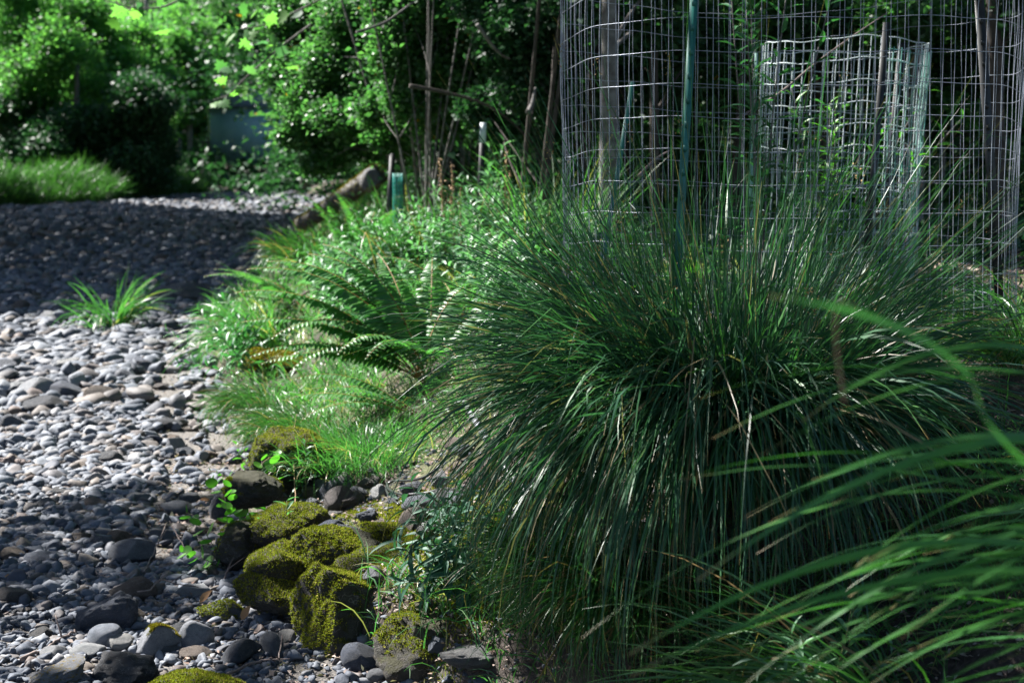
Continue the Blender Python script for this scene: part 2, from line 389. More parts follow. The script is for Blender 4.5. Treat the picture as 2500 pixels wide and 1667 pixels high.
# ------------------------------------------------------------------ ground sheet
def build_ground():
    ys = np.concatenate([np.arange(-14, 2.5, .5), np.arange(2.5, 9, .035), 9 * (1.0075 ** np.arange(0, 400))])
    ys = ys[ys < 170]
    u = np.linspace(-1, 1, 420)
    mb = MB()
    xs = .35 + np.sinh(u * 5.2) / math.sinh(5.2) * 110
    # denser along the middle: widen with distance
    X = np.empty((len(ys), len(xs))); 
    for i, y in enumerate(ys): X[i] = xs if y < 1 else (xb(y) + (xs - .35) * (1 + 0 * y))
    Y = np.broadcast_to(ys[:, None], X.shape)
    Z = H(X, Y)
    n, m = X.shape
    i = np.arange(n - 1)[:, None] * m + np.arange(m - 1)[None]
    q = np.stack([i, i + 1, i + m + 1, i + m], -1).reshape(-1, 4)
    d = X - xb(Y) + .10 * nz(X, Y, 5)
    bank = np.maximum(ss(-.06, .06, d), ss(-.2, .3, xl(Y) - X)); bank = np.maximum(bank, ss(62, 65, Y))
    mb.add(np.stack([X, Y, Z], -1), None, q, 0, bank)
    o = mb.build('ground', M['ground'], attr='bank'); tag(o, kind='structure')
build_ground()

# ------------------------------------------------------------------ stones
def ico(sub):
    bm = bmesh.new(); bmesh.ops.create_icosphere(bm, subdivisions=sub, radius=1)
    v = np.array([x.co[:] for x in bm.verts]); f = np.array([[a.index for a in p.verts] for p in bm.faces]); bm.free(); return v, f
def rockshape(sub, cuts, rough, seed, lo=.55, hi=.95):
    r = np.random.default_rng(seed); v, f = ico(sub); v = v.copy()
    for _ in range(cuts):
        nrm = unit(r.normal(0, 1, 3)); o = r.uniform(lo, hi)
        d = v @ nrm - o; v -= np.where(d > 0, d * .92, 0)[:, None] * nrm
    if rough:
        s = 0
        for k in range(9):
            w = r.normal(0, 1, 3) * r.uniform(1.5, 7); s = s + np.sin(v @ w + r.uniform(0, 6)) / (np.linalg.norm(w) + 1)
        v = v * (1 + rough * s[:, None])
    v /= np.abs(v).max(0)
    return v, f
RS = [rockshape(4, 13, .13, 100 + i, .42, .82) for i in range(8)]      # angular
RM = [rockshape(4, 6, .09, 200 + i, .55, .95) for i in range(6)]     # water worn
def rough(sh, seed):
    v, f = sh; r_ = np.random.default_rng(seed); v = v.copy(); d = 0
    for k in range(26):
        w_ = r_.normal(0, 1, 3) * r_.uniform(3, 22); d = d + np.abs(np.sin(v @ w_ + r_.uniform(0, 6))) / (np.linalg.norm(w_) ** .75)
    d = d - d.mean(); v = v * (1 + .13 * d[:, None]); return v / np.abs(v).max(0), f
RB = [rough(rockshape(5, 7, .16, 500 + i, .5, .9), i) for i in range(8)]      # broken, rough
def rock_mesh(shape, mat):
    mb = MB(); mb.add(shape[0], shape[1], None); o = mb.build('river_stone', mat); me = o.data
    bpy.data.objects.remove(o); return me
ROCKME = {}
def stone(name, label, x, y, wx, dy, hz, mat, kind='s', rot=0, tilt=0, idx=None, group=None, sink=.3, cat='stone', z=None):
    arr = {'a': RS, 's': RM, 'b': RB}[kind]
    i = rng.integers(len(arr)) if idx is None else idx % len(arr)
    key = (kind, int(i), mat)
    if key not in ROCKME: ROCKME[key] = rock_mesh(arr[int(i)], M[mat])
    o = bpy.data.objects.new(name, ROCKME[key]); C.objects.link(o)
    zz = float(H(x, y)) if z is None else z
    o.location = (x, y, zz + hz * (.5 - sink)); o.scale = (wx / 2, dy / 2, hz / 2)
    o.rotation_euler = (tilt * .6, tilt, rot)
    tag(o, label, cat, group); return o

def mossfuzz(o, n, parent=None, nz_min=.15, size=.008, mat='moss', patch=None, thick=.0035):
    """moss tufts on the upward faces of a stone, as its child"""
    me = o.data; v = np.empty(len(me.vertices) * 3); me.vertices.foreach_get('co', v); v = v.reshape(-1, 3)
    f = np.empty(len(me.polygons) * 3, int); me.polygons.foreach_get('vertices', f); f = f.reshape(-1, 3)
    sc = np.array(o.scale); rot = np.array(o.rotation_euler.to_matrix()); W = (v * sc) @ rot.T
    a, b, c = W[f[:, 0]], W[f[:, 1]], W[f[:, 2]]
    nn = np.cross(b - a, c - a); ar = np.linalg.norm(nn, axis=1); nn = unit(nn); cen = (a + b + c) / 3 + np.array(o.location)
    wgt = ar * (nn[:, 2] > nz_min)
    if patch is not None: wgt = wgt * patch(cen, nn)
    if wgt.sum() <= 0: return
    k = rng.choice(len(f), n, p=wgt / wgt.sum())
    u = rng.random((n, 2)); u = np.where(u.sum(1, keepdims=True) > 1, 1 - u, u)
    p = a[k] + (b - a)[k] * u[:, :1] + (c - a)[k] * u[:, 1:]
    d = unit(nn[k] + rng.normal(0, .5, (n, 3)))
    mb = MB(); s = size * rng.uniform(.5, 1.4, n)
    leaves(mb, p - nn[k] * .002, d, rdir(n), s, s * .45, KITE)
    # to local frame of the stone: child keeps world axes through an inverse
    ch = mb.build('moss', M[mat])
    ch.parent = o; ch.matrix_parent_inverse = (Euler(o.rotation_euler).to_matrix().to_4x4() @ Vector_scale(o.scale)).inverted()
    return ch
def Vector_scale(s):
    from mathutils import Matrix
    return Matrix.Diagonal((s[0], s[1], s[2], 1))

c5 = lambda cx, cy, w, h: (cx / 2.765, 1100 + cy / 2.765, w / 2.765, h / 2.765)
c4 = lambda cx, cy, w, h: (cx / 2.8, 540 + cy / 2.8, w / 2.8, h / 2.8)
c6 = lambda cx, cy, w, h: (560 + cx / 2.583, 1060 + cy / 2.583, w / 2.3, h / 2.2)
def st(q, mat, kind, label, rot=0., tilt=0., idx=None, depth=.8, moss=0, mossmat='moss', hk=1.0, mz=.35, name='river_stone'):
    px, py, w_, h_ = q
    p = G(px, py); s = p[1] / 3472
    wx = w_ * s * 1.18; hz = max(h_ * s * 1.4 * hk, wx * .34); dy = wx * depth
    o = stone(name, label, p[0], p[1] + dy * .35, wx, dy, hz, mat, kind, rot, tilt, idx, sink=.26)
    if moss: mossfuzz(o, moss, nz_min=mz, mat=mossmat)
    return o
st(c5(880, 770, 300, 150), 'grey', 's', 'smooth flat-topped grey-green boulder lying beside the dark hollow under the bank', .1, .05, 0, .8)
st(c5(1070, 610, 230, 110), 'grey', 'a', 'blunt grey stone just behind the smooth flat-topped boulder', .4, .2, 1)
st(c5(910, 1010, 330, 140), 'brown', 'a', 'long flat brown-grey slab behind the dark cracked wedge rock', .1, -.12, 2, .7)
st(c5(690, 1220, 430, 260), 'slate', 'b', 'dark blue wedge-shaped cracked rock rising to a point', -.2, -.3, 3, .7)
st(c5(700, 1330, 240, 150), 'pale', 's', 'pale smooth blue-grey stone leaning at the foot of the dark wedge rock', -.3, -.25, 1, .7)
st(c5(800, 1350, 210, 130), 'pale', 'a', 'pale cracked stone right of the smooth blue-grey one', .3, .1, 4)
st(c5(1310, 1345, 220, 190), 'pale', 's', 'pale upright block stone with smooth flat face', .1, -.2, 2, .7)
st(c5(1030, 1385, 330, 190), 'pale', 'a', 'pale grey rock with a cap of golden moss', -.2, -.15, 5, .8, moss=2600, mossmat='mossdry', mz=.75)
st(c5(860, 1170, 190, 90), 'brown', 's', 'rounded reddish brown stone lying on top beside the dark wedge rock', .1, 0, 3)
st(c5(400, 1590, 420, 190), 'lichen', 'b', 'large grey rock with rusty lichen spots at the bottom edge', .2, -.2, 6, .8)
st(c5(800, 1590, 430, 210), 'dark', 'b', 'large dark rough lumpy rock at the bottom edge', -.1, .1, 7, .8)
st(c5(1500, 1150, 330, 120), 'grey', 'a', 'grey stone with green moss on its flank beside the orange leaf', .1, .05, 2, .7, moss=2200, mz=.4)
st(c5(1280, 1000, 250, 110), 'pale', 'a', 'pale angular slab behind the round-leaved seedling', .2, -.2, 0, .7)
st(c5(60, 1040, 230, 110), 'brown', 's', 'dark brown domed stone cut by the picture edge', 0, 0, 4)
st(c5(290, 770, 270, 80), 'slate', 's', 'low wide blue slab among fine pebbles', .1, 0, 5, .8)
st(c5(510, 620, 160, 90), 'brown', 'a', 'dark brown ridge-topped stone at the edge of fine pebbles', 0, 0, 1)
st(c5(690, 665, 160, 100), 'slate', 'a', 'dark blue chunk next to the round brown stone', .3, .2, 4)
st(c5(790, 625, 150, 80), 'brown', 's', 'round brown stone behind the dark blue chunk', 0, .2, 0)
st(c5(1490, 460, 155, 180), 'slate', 's', 'tall egg-shaped stone with light top and dark foot under the seedling', .2, .15, 2, .8)
st(c5(1180, 430, 210, 80), 'grey', 's', 'long grey stone lying on sunlit pebbles near the egg-shaped stone', .2, .1, 3, .7)
st(c5(960, 350, 150, 60), 'grey', 'a', 'grey pointed stone half sunk in sunlit pebbles', 0, .1, 6)
st(c5(1600, 1445, 320, 140), 'slate', 'a', 'flat blue-grey slab tipped toward the mossy boulder foot', .1, -.3, 5, .8)
st(c5(1840, 1385, 140, 170), 'grey', 's', 'narrow slab leaning against the big mossy boulder', .1, -.75, 1, .6)
st(c5(1300, 1410, 210, 70), 'brown', 's', 'low dark brown stone in front of the pale block', 0, .05, 3)
st(c5(1110, 1380, 170, 80), 'grey', 's', 'small grey stone in front of the golden moss capped rock', 0, .1, 4)
st(c6(690, 500, 160, 140), 'brown', 's', 'round brown-grey cobble on the bank above the moss sheet', 0, 0, 0)
st(c6(620, 410, 130, 90), 'slate', 'a', 'slate block behind the round brown-grey cobble', .3, .2, 3)
st(c6(810, 415, 100, 70), 'grey', 's', 'small oval grey stone right of the brown-grey cobble', 0, 0, 5)
st(c6(870, 340, 110, 60), 'grey', 'a', 'grey stone lying by the grass roots', .2, 0, 0)
st(c6(725, 340, 90, 80), 'pale', 'a', 'pale veined stone by the grass roots', 0, 0, 2)
st(c6(1190, 500, 170, 80), 'grey', 's', 'flat oval stone in front of the black drip tube', 0, -.1, 1)
st(c6(1370, 520, 220, 140), 'pale', 's', 'large pale stone between drip tube and sedge leaves', .4, -.3, 2)
st(c6(1150, 620, 190, 130), 'brown', 'a', 'dark angular block standing on the moss sheet', .4, .3, 3)
st(c6(1290, 640, 190, 90), 'pale', 's', 'pale tilted stone right of the dark angular block', .2, -.35, 4, .6)
st(c6(640, 610, 170, 60), 'slate', 'a', 'flat shiny slate with a white vein on the bank', 0, .1, 5, .7)
st(c6(600, 680, 180, 60), 'grey', 's', 'low grey stone above the mossy ledge', 0, .05, 2)
st(c6(830, 1500, 220, 150), 'slate', 's', 'blue-grey stone with sharp ridge at the foot of the mossy boulder', -.1, .2, 5)
st(c6(930, 1560, 110, 60), 'grey', 's', 'small grey stone in front of the ridged blue-grey one', 0, 0, 1)
st(c6(1560, 1610, 380, 60), 'grey', 'b', 'wide flat grey rock under the sedge tips', 0, .03, 6, .6)
st(c6(1320, 1420, 100, 90), 'grey', 'a', 'small grey stone in the moss by the sedge tips', 0, .2, 7)
st(c5(1660, 600, 280, 180), 'dark', 'a', 'dark rock shaded by the seedling on the bank foot', .2, .1, 1)
st(c5(350, 1410, 170, 80), 'pale', 's', 'pale stone left of the large lumpy rock', .1, .05, 0)
st(c5(560, 1400, 230, 80), 'pale', 's', 'long pale slab behind the large lumpy rock', .1, -.1, 2)
st(c5(1700, 1000, 110, 80), 'pale', 'a', 'pale pointed stone between orange leaf and mossy ledge', .3, -.3, 0)
st(c5(70, 740, 140, 90), 'brown', 's', 'brown stone at the picture edge above the domed stone', 0, 0, 5)
st(c5(640, 500, 140, 50), 'grey', 'a', 'flat blue-grey stone sunk in pebbles behind the round brown stone', 0, 0, 2)
st(c4(230, 1230, 240, 150), 'pale', 's', 'large pale domed cobble in sun on the creek bed', 0, 0, 0, .9)
st(c4(410, 1225, 240, 110), 'brown', 'a', 'sunlit brown cobble touching the large pale domed one', 0, .1, 1)
st(c4(270, 1330, 270, 120), 'dark', 's', 'dark slate cobble in front of the large pale domed one', 0, .05, 3)
st(c4(60, 1440, 160, 110), 'slate', 's', 'dark cobble at the picture edge near the dark slate one', 0, 0, 2)
st(c4(1150, 1430, 150, 90), 'dark', 's', 'dark cobble alone on pale gravel near the bank', 0, 0, 5)
st(c4(860, 1330, 160, 80), 'lichen', 's', 'cobble spotted with yellow lichen on the creek bed', 0, 0, 4)
st(c4(780, 1180, 160, 60), 'dark', 's', 'low dark blue cobble beyond the yellow-spotted one', 0, 0, 1)
st(c4(1230, 570, 370, 140), 'slate', 's', 'big dark boulder in shade behind the grass tuft', 0, 0, 0, .8)
st(c4(350, 700, 150, 90), 'pale', 'a', 'pale angular cobble at the shadow edge', .3, .3, 4)
st(c4(340, 790, 110, 60), 'brown', 's', 'brownish sunlit cobble in front of the pale angular one', 0, 0, 0)
st(c4(1660, 400, 130, 80), 'lichen', 's', 'mossy yellow stone in shade by the bank edge', 0, 0, 2, moss=500, mossmat='mossdry', mz=.2)
st(c4(580, 820, 130, 80), 'grey', 'a', 'grey cobble left of the grass tuft', .2, .3, 5)
st(c4(960, 820, 100, 60), 'dark', 's', 'dark cobble right of the grass tuft', 0, 0, 3)
st(c4(1200, 1560, 130, 80), 'pale', 'a', 'pale blocky cobble on sunlit sand by the bank', .2, .1, 6)
st(c4(200, 1440, 150, 70), 'lichen', 'a', 'brown-yellow weathered cobble beside the edge cobble', .2, .1, 3)
st(c4(450, 330+300, 220, 60), 'slate', 's', 'low slate cobble in the shade left of the big dark boulder', 0, 0, 2)

# the mossy rocks of the bank foot
def bigmoss(px, py, Y, w_, dp, h_, kind, idx, rot, tilt, label, n, mat='mossy', patch=None, mz=.05, nm='mossy_boulder', size=.008, mossmat='moss', hole=-.25):
    p = P(px, py, Y)
    o = stone(nm, label, p[0], p[1], w_, dp, h_, mat, kind, rot, tilt, idx, sink=.5, cat='boulder', z=p[2])
    pf = lambda c, q: (nz(c[:, 0] + c[:, 2], c[:, 1] - c[:, 2], 16) > hole + .9 * (.5 - q[:, 2]).clip(0, 1)) * (1. if patch is None else patch(c, q))
    mossfuzz(o, n, nz_min=mz, patch=pf, size=size, mat=mossmat); return o
bigmoss(850, 1498, 4.70, .50, .46, .46, 'b', 1, .5, -.10, 'big moss-covered boulder with a black shaded face above the pebbles', 26000, patch=lambda c, n: ((n[:, 0] < .0) | (n[:, 2] > .55)).astype(float), hole=-1.2)
bigmoss(985, 1425, 4.85, .56, .54, .38, 'b', 3, -.2, .1, 'moss-covered boulder merging into the moss sheet behind the blue-green herb', 17000, mz=.1, hole=-.9)
bigmoss(820, 1352, 5.05, .38, .28, .20, 'b', 2, .2, .05, 'grey rock with moss skirts above the big mossy boulder', 9000, mz=-.1, hole=.05)
bigmoss(985, 1318, 5.15, .42, .26, .13, 'b', 7, .1, .12, 'long low mossy slab forming the ledge above the big boulder', 12000, mz=.0, hole=-.7)
bigmoss(705, 1285, 5.55, .38, .32, .22, 'b', 5, .5, .1, 'blocky rock with a yellow-green moss cap beside the lance-leaved seedling', 9000, mz=.2, hole=-.5)
bigmoss(710, 1120, 6.25, .46, .40, .30, 'b', 4, 0, .05, 'olive moss mound under the overhanging grass', 14000, mz=-.2, hole=-.5)
bigmoss(655, 1450, 4.90, .28, .26, .12, 'b', 2, 0, .2, 'small bright moss hump left of the big mossy boulder', 5000, mz=-.1, hole=-.6)
bigmoss(690, 1375, 5.05, .30, .26, .20, 'b', 6, .8, 0, 'upright mossy rock below the blocky moss-capped one', 5500, mz=-.2, hole=-.6)
bigmoss(478, 1680, 4.12, .30, .24, .10, 'b', 0, 0, 0, 'low green moss mound at the bottom edge beside the lumpy rock', 9000, mz=-.1, size=.008, hole=-.7)
bigmoss(1060, 1590, 4.40, .40, .36, .34, 'b', 0, 0, .1, 'dark moss-clad rock below the blue-green herb', 9000, mz=-.2, hole=.1)
bigmoss(1230, 1530, 4.35, .38, .34, .26, 'b', 4, .4, 0, 'moss-clad hummock half hidden by drooping sedge leaves', 8000, mz=-.2, hole=0)
bigmoss(675, 885, 9.6, .60, .5, .16, 'b', 1, 0, .2, 'ochre moss-covered slab jutting from the bank below the fern', 4000, mz=-.1, size=.02, mossmat='mossdry', hole=-.5)
bigmoss(610, 1195, 5.9, .28, .28, .17, 'b', 4, 0, 0, 'dark mossy rock shaded by leaves at the bank corner', 3000, mz=.2, hole=.1)
bigmoss(600, 1330, 5.5, .26, .26, .2, 'b', 2, 2, 0, 'dark wet rock in the hollow below the round-leaved seedling', 1200, mz=.3, hole=.2)
for k, (px, py, ww, mt, lab) in enumerate([(800, 1195, .13, 'grey', 'grey stone under the hanging grass, first of the row on bare soil'), (845, 1180, .10, 'slate', 'dark stone under the hanging grass next to the first of the row'),
        (905, 1165, .09, 'grey', 'small grey stone at the roots of the bright grass mound'), (860, 1235, .14, 'brown', 'brown-grey stone behind the mossy ledge on bare soil'), (930, 1215, .12, 'pale', 'pale stone between ledge and drip tube'),
        (1010, 1205, .12, 'slate', 'slate stone left of the flat oval stone'), (1075, 1180, .10, 'grey', 'grey stone just below the drip tube loop'), (900, 1268, .10, 'slate', 'small slate on the moss edge behind the ledge'),
        (1110, 1240, .15, 'pale', 'pale stone sitting on moss near the sedge'), (760, 1240, .09, 'grey', 'grey stone beside the lance-leaved seedling')]):
    p = G(px, py); stone('river_stone', lab, p[0], p[1], ww, ww * .75, ww * .62, mt, 'b' if k % 2 else 'a', k * 1.3, .1 * (k % 3 - 1), sink=.2)
# cobbles scattered over the bed
MATW = {'grey': 'grey', 'pale': 'pale', 'slate': 'blue-grey', 'brown': 'brown', 'dark': 'black'}
def scatter_cobbles():
    zones = [  # (ymin, ymax, n, size, where, group)
        (4.3, 6.6, 40, (.05, .11), 'among fine near pebbles', 'small stones on the near bed'),
        (6.6, 9.5, 45, (.07, .17), 'on the nearer sunny bed', 'cobbles on the sunny bed'),
        (9.5, 15.2, 58, (.12, .30), 'on the farther sunny bed', 'cobbles on the sunny bed'),
        (15.2, 21, 28, (.16, .36), 'in near shade band', 'cobbles in the shade band'),
        (21, 33, 20, (.2, .5), 'in far shade band', 'cobbles in the shade band')]
    used = []
    for y0, y1, n, (a, b), where, grp in zones:
        k = 0; tries = 0
        while k < n and tries < 5000:
            tries += 1
            y = y0 + (y1 - y0) * rng.random() ** 1.1
            L, E = max(-.37 * y, xl(y) + .3), xb(y) - .12
            x = rng.uniform(L, E); s = a + (b - a) * rng.random() ** 1.5
            if any((x - u[0]) ** 2 + (y - u[1]) ** 2 < ((s + u[2]) * .5) ** 2 for u in used): continue
            used.append((x, y, s)); k += 1
            mat = str(rng.choice(['grey', 'pale', 'slate', 'brown', 'dark', 'grey', 'slate'])); kind = 's' if rng.random() < .6 else 'a'
            f = (x - L) / (E - L)
            side = 'by the picture edge' if f < .2 else 'left of middle' if f < .5 else 'right of middle' if f < .8 else 'close to the bank edge'
            big = 'large' if s > a + .6 * (b - a) else 'middling' if s > a + .25 * (b - a) else 'small'
            stone('river_stone', '%s %s %s stone %s, %s' % (big, MATW[mat], 'rounded' if kind == 's' else 'angular', where, side), x, y, s, s * rng.uniform(.6, .9), s * rng.uniform(.4, .65), mat, kind,
                  rng.uniform(0, 6.28), rng.normal(0, .15), group=grp, sink=.25)
scatter_cobbles()
for i in range(34):      # stones on the bank slope
    y = rng.uniform(4.6, 6.2); f = rng.uniform(0, 1); x = xb(y) + .05 + f; s = .035 + .10 * rng.random() ** 1.4; mt = ['grey', 'slate', 'brown'][i % 3]
    stone('river_stone', '%s %s stone on the bank slope, %s, %s' % ('tiny' if s < .06 else 'small', MATW[mt], 'low near the edge' if f < .35 else 'midway up' if f < .7 else 'high up by the sedge', 'near side' if y < 5.3 else 'far side'),
          x, y, s, s * .8, s * .6, mt, 'a', rng.uniform(0, 6), .1,
          group='small stones on the bank slope')

def gravel():
    var = [rockshape(2, 5 + i % 8, .34, 300 + i, .25, .8) for i in range(24)]
    mb = MB()
    def put(x, y, s, flat=.5, lift=.3):
        n = len(x); vi = rng.integers(24, size=n)
        V = np.stack([v[0] for v in var])[vi]; F = var[0][1]
        rz = rng.uniform(0, 6.28, n); tx = rng.normal(0, .22, n); ty = rng.normal(0, .22, n)
        sc = np.stack([s * .5, s * .5 * rng.uniform(.55, .95, n), s * .5 * rng.uniform(flat * .6, flat * 1.4, n)], -1)
        V = V * sc[:, None]
        c, si = np.cos(tx), np.sin(tx); V = np.stack([V[..., 0], V[..., 1] * c[:, None] - V[..., 2] * si[:, None], V[..., 1] * si[:, None] + V[..., 2] * c[:, None]], -1)
        c, si = np.cos(ty), np.sin(ty); V = np.stack([V[..., 0] * c[:, None] + V[..., 2] * si[:, None], V[..., 1], -V[..., 0] * si[:, None] + V[..., 2] * c[:, None]], -1)
        c, si = np.cos(rz), np.sin(rz); V = np.stack([V[..., 0] * c[:, None] - V[..., 1] * si[:, None], V[..., 0] * si[:, None] + V[..., 1] * c[:, None], V[..., 2]], -1)
        V += np.stack([x, y, H(x, y) + sc[:, 2] * lift + rng.uniform(0, .25, n) * s * .3], -1)[:, None]
        mb.add(V.reshape(-1, 3), (F[None] + (np.arange(n) * V.shape[1])[:, None, None]).reshape(-1, 3), None)
    def region(y0, y1, n, lo, hi, pw=2.2, left=False):
        if not left: region(y0, y1, int(n * .55 * 2.6 / (1 + .2 * (y0 + y1) / 2)), lo * 1.3, hi, pw, True)     # the bed goes on beyond the picture's left edge
        y = y0 + (y1 - y0) * rng.random(n); L = np.maximum(-.375 * y - .1, xl(y)); Rr = xb(y) + .05
        if left: Rr = L; L = np.maximum(L - 2.6, xl(y) - .3)
        x = L + (Rr - L) * rng.random(n); s = lo + (hi - lo) * rng.random(n) ** pw
        keep = (nz(x, y, 30 / (y0 + 3)) * .8 + nz(x, y, 9 / (y0 + 3)) + .9 + (s > lo + .3 * (hi - lo)) * .6) > rng.random(n) * 1.1; x, y, s = x[keep], y[keep], s[keep]
        e = x - xb(y); k2 = (e < -.5 - .25 * nz(x, y, 4)) | (y < 5.6) | (rng.random(len(x)) < .15) | (y > 14); put(x[k2], y[k2], s[k2])
    region(3.7, 5.6, 12000, .008, .075, 4.0)
    region(5.2, 7.6, 15000, .010, .11, 4.5)
    region(7.2, 9.5, 14000, .009, .16, 7)
    region(9.2, 16, 21000, .015, .25, 7)
    region(15.5, 25, 7000, .08, .26, 1.8)
    region(24, 40, 7000, .12, .34, 1.6)
    region(38, 63, 7000, .16, .42, 1.6)
    # loose small stones on the bank slope near the camera
    y = rng.uniform(3.9, 6.3, 2600); x = xb(y) + rng.random(2600) ** 1.4 * 1.1; put(x, y, .008 + .03 * rng.random(2600) ** 2)
    tag(mb.build('gravel', M['gravel'], smooth=False), 'grey river gravel covering the dry creek bed', 'gravel', kind='stuff')
gravel()

# ------------------------------------------------------------------ grasses
def tussock(name, label, cat, c, spec, mat, group=None, seeds=0, seedmat='seed'):
    """spec: list of (n, r0, e0lo, e0hi, klo, khi, Llo, Lhi, W, azlo, azhi, seg)"""
    root = thing(name, label, cat, c, group); mb = MB(); tips = []
    for (n, r0, ea, eb, ka, kb, la, lb, W, aa, ab, seg) in spec:
        nb_ = max(6, n // 22); kk = rng.integers(nb_, size=n)              # blades grow in loose bunches
        az = rng.uniform(R(aa), R(ab), nb_)[kk] + rng.normal(0, .16, n); rr = r0 * np.sqrt(rng.random(n))
        e0 = R(eb) - (R(eb) - R(ea)) * (rng.random(nb_)[kk] * .7 + .3 * rr / max(r0, 1e-6)) + rng.normal(0, .10, n)
        kbun = rng.uniform(-.3, .3, nb_)[kk]; lbun = rng.uniform(.75, 1.12, nb_)[kk]
        base = np.stack([rr * np.cos(az + rng.normal(0, .5, n)), rr * np.sin(az), rng.uniform(-.03, .03, n)], -1)
        pts = blades(mb, base, az, e0, (rng.uniform(R(ka), R(kb), n)) * (1 + kbun), rng.uniform(la, lb, n) * lbun, W * rng.uniform(.6, 1.4, n), seg)
        tips.append(pts)
    mb.build('leaves', M[mat], root)
    if seeds:
        sb = MB(); T = tips[0]
        for _ in range(seeds):
            i = rng.integers(len(T)); j = rng.integers(2, T.shape[1] - 1); q = T[i, j]
            k = 14; pp = q + rng.normal(0, .008, (k, 3)) + np.array([0, 0, 1]) * rng.uniform(-.03, .03, (k, 1))
            leaves(sb, pp, rdir(k), rdir(k), .008, .005, KITE)
        sb.build('seed_heads', M[seedmat], root)
    return root
TUS = (.64, 4.20, float(H(.64, 4.20)) + .06)
tussock('sedge_tussock', 'huge dark green sedge tussock arching over the bank in front of the wire cage', 'sedge', TUS, [
    (850, .30, 40, 98, 0, 30, .75, 1.25, .0030, 0, 360, 7),
    (1050, .28, 22, 72, 30, 115, .70, 1.08, .0044, 110, 260, 10),
    (1250, .26, 5, 75, 80, 155, .60, 1.12, .0048, 185, 262, 11),
    (450, .24, 10, 70, 80, 150, .55, .95, .0050, 262, 300, 10),
    (600, .24, 15, 70, 50, 130, .5, .88, .0050, 285, 380, 9),
    (350, .20, 30, 80, 30, 100, .6, .95, .0045, 0, 100, 8),
    (130, .22, 45, 95, 0, 60, .45, .85, .010, 150, 360, 8),
    (180, .22, 20, 60, 60, 130, .6, 1.0, .009, 185, 340, 9),
], 'sedge', seeds=110)
near = (1.42, 2.05, float(H(1.42, 2.05)) + .22)
nroot = tussock('sedge_tussock', 'near broad-leaved sedge tussock with brown leaf tips, blurred in the lower corner', 'sedge', near, [
    (12, .16, 20, 55, 60, 110, .8, 1.1, .0080, 150, 230, 12),
    (34, .16, 20, 70, 50, 120, .6, 1.0, .006, 120, 280, 10),
    ], 'sedgenear')
def arc_blades(root, mat, tips, W=.0092, seg=30, up=.42):
    """single broad leaves bending from the tussock foot to their own tips"""
    mb = MB(); o = np.array(root.location); t = np.linspace(0, 1, seg + 1)[:, None]
    for (px, py, Y) in tips:
        T = P(px, py, Y) - o; B = np.array([rng.uniform(-.1, .14), rng.uniform(-.18, .18), rng.uniform(-.05, .05)])
        L = np.linalg.norm(T - B); Cc = B * .5 + T * .5 + np.array([rng.normal(0, .03), rng.normal(0, .04), L * rng.uniform(up * .75, up * 1.25)])
        p = (1 - t) ** 2 * B + 2 * t * (1 - t) * Cc + t * t * T
        tan = unit(np.gradient(p, axis=0)); sd = unit(np.cross(tan, [0, 0, 1.])); nr = np.cross(sd, tan)
        ph = rng.uniform(-.5, .5) + rng.normal(0, .35) * t; s_ = np.cos(ph) * sd + np.sin(ph) * nr
        w_ = W * rng.uniform(.65, 1.25) * np.minimum(1, .6 + t * 2) * np.clip((1 - t) * 4, .10, 1) ** .8 / 2; fold = nr * w_ * .45
        v = np.stack([p - s_ * w_, p - fold, p + s_ * w_], 1).reshape(-1, 3); i = np.arange(seg)[:, None] * 3 + np.array([0, 1])[None]
        q = np.stack([i, i + 1, i + 4, i + 3], -1).reshape(-1, 4); mb.add(v, None, q, 0, np.repeat(t[:, 0], 3))
    mb.build('long_leaves', M[mat], root)
e5 = [(80, 70), (625, 180), (165, 310), (0, 490), (350, 705), (455, 735), (710, 510), (1090, 500), (1310, 575), (60, 1395), (410, 1300), (530, 1150), (500, 1440), (890, 1110), (995, 1235), (1105, 1155), (1550, 905), (1110, 1560), (640, 1560), (250, 1500), (1400, 800), (1340, 1180)]
tl = [(1660 + a / 2.157, 940 + b / 2.157) for a, b in e5] + [(1525, 1606), (1417, 1552), (1649, 1172), (1821, 1267), (1540, 1640), (1980, 1690), (1780, 1700), (2100, 1640), (1700, 1420), (1900, 1500), (2050, 1420), (1760, 1560), (2200, 1560), (1850, 1120), (2040, 1230), (2250, 1350)]
arc_blades(nroot, 'sedgenear', [(a + rng.normal(0, 6), b + rng.normal(0, 6), rng.uniform(1.45, 2.1)) for a, b in tl])
arc_blades(nroot, 'sedgenear', [(rng.uniform(1750, 2500), rng.uniform(1350, 1900), rng.uniform(1.5, 2.3)) for _ in range(30)], W=.0068)
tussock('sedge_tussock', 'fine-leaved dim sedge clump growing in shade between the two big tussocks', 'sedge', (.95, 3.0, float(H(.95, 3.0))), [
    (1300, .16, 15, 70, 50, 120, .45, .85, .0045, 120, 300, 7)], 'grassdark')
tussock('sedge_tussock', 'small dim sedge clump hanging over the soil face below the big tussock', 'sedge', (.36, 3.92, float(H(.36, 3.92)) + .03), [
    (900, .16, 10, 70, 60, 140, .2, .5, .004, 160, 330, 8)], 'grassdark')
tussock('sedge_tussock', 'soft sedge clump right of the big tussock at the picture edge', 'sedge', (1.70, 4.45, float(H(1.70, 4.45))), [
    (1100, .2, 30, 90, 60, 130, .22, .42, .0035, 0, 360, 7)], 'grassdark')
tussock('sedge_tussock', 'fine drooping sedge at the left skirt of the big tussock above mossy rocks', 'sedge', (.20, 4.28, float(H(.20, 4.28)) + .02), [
    (900, .10, 15, 75, 50, 130, .22, .48, .0034, 150, 320, 8)], 'grassdark')

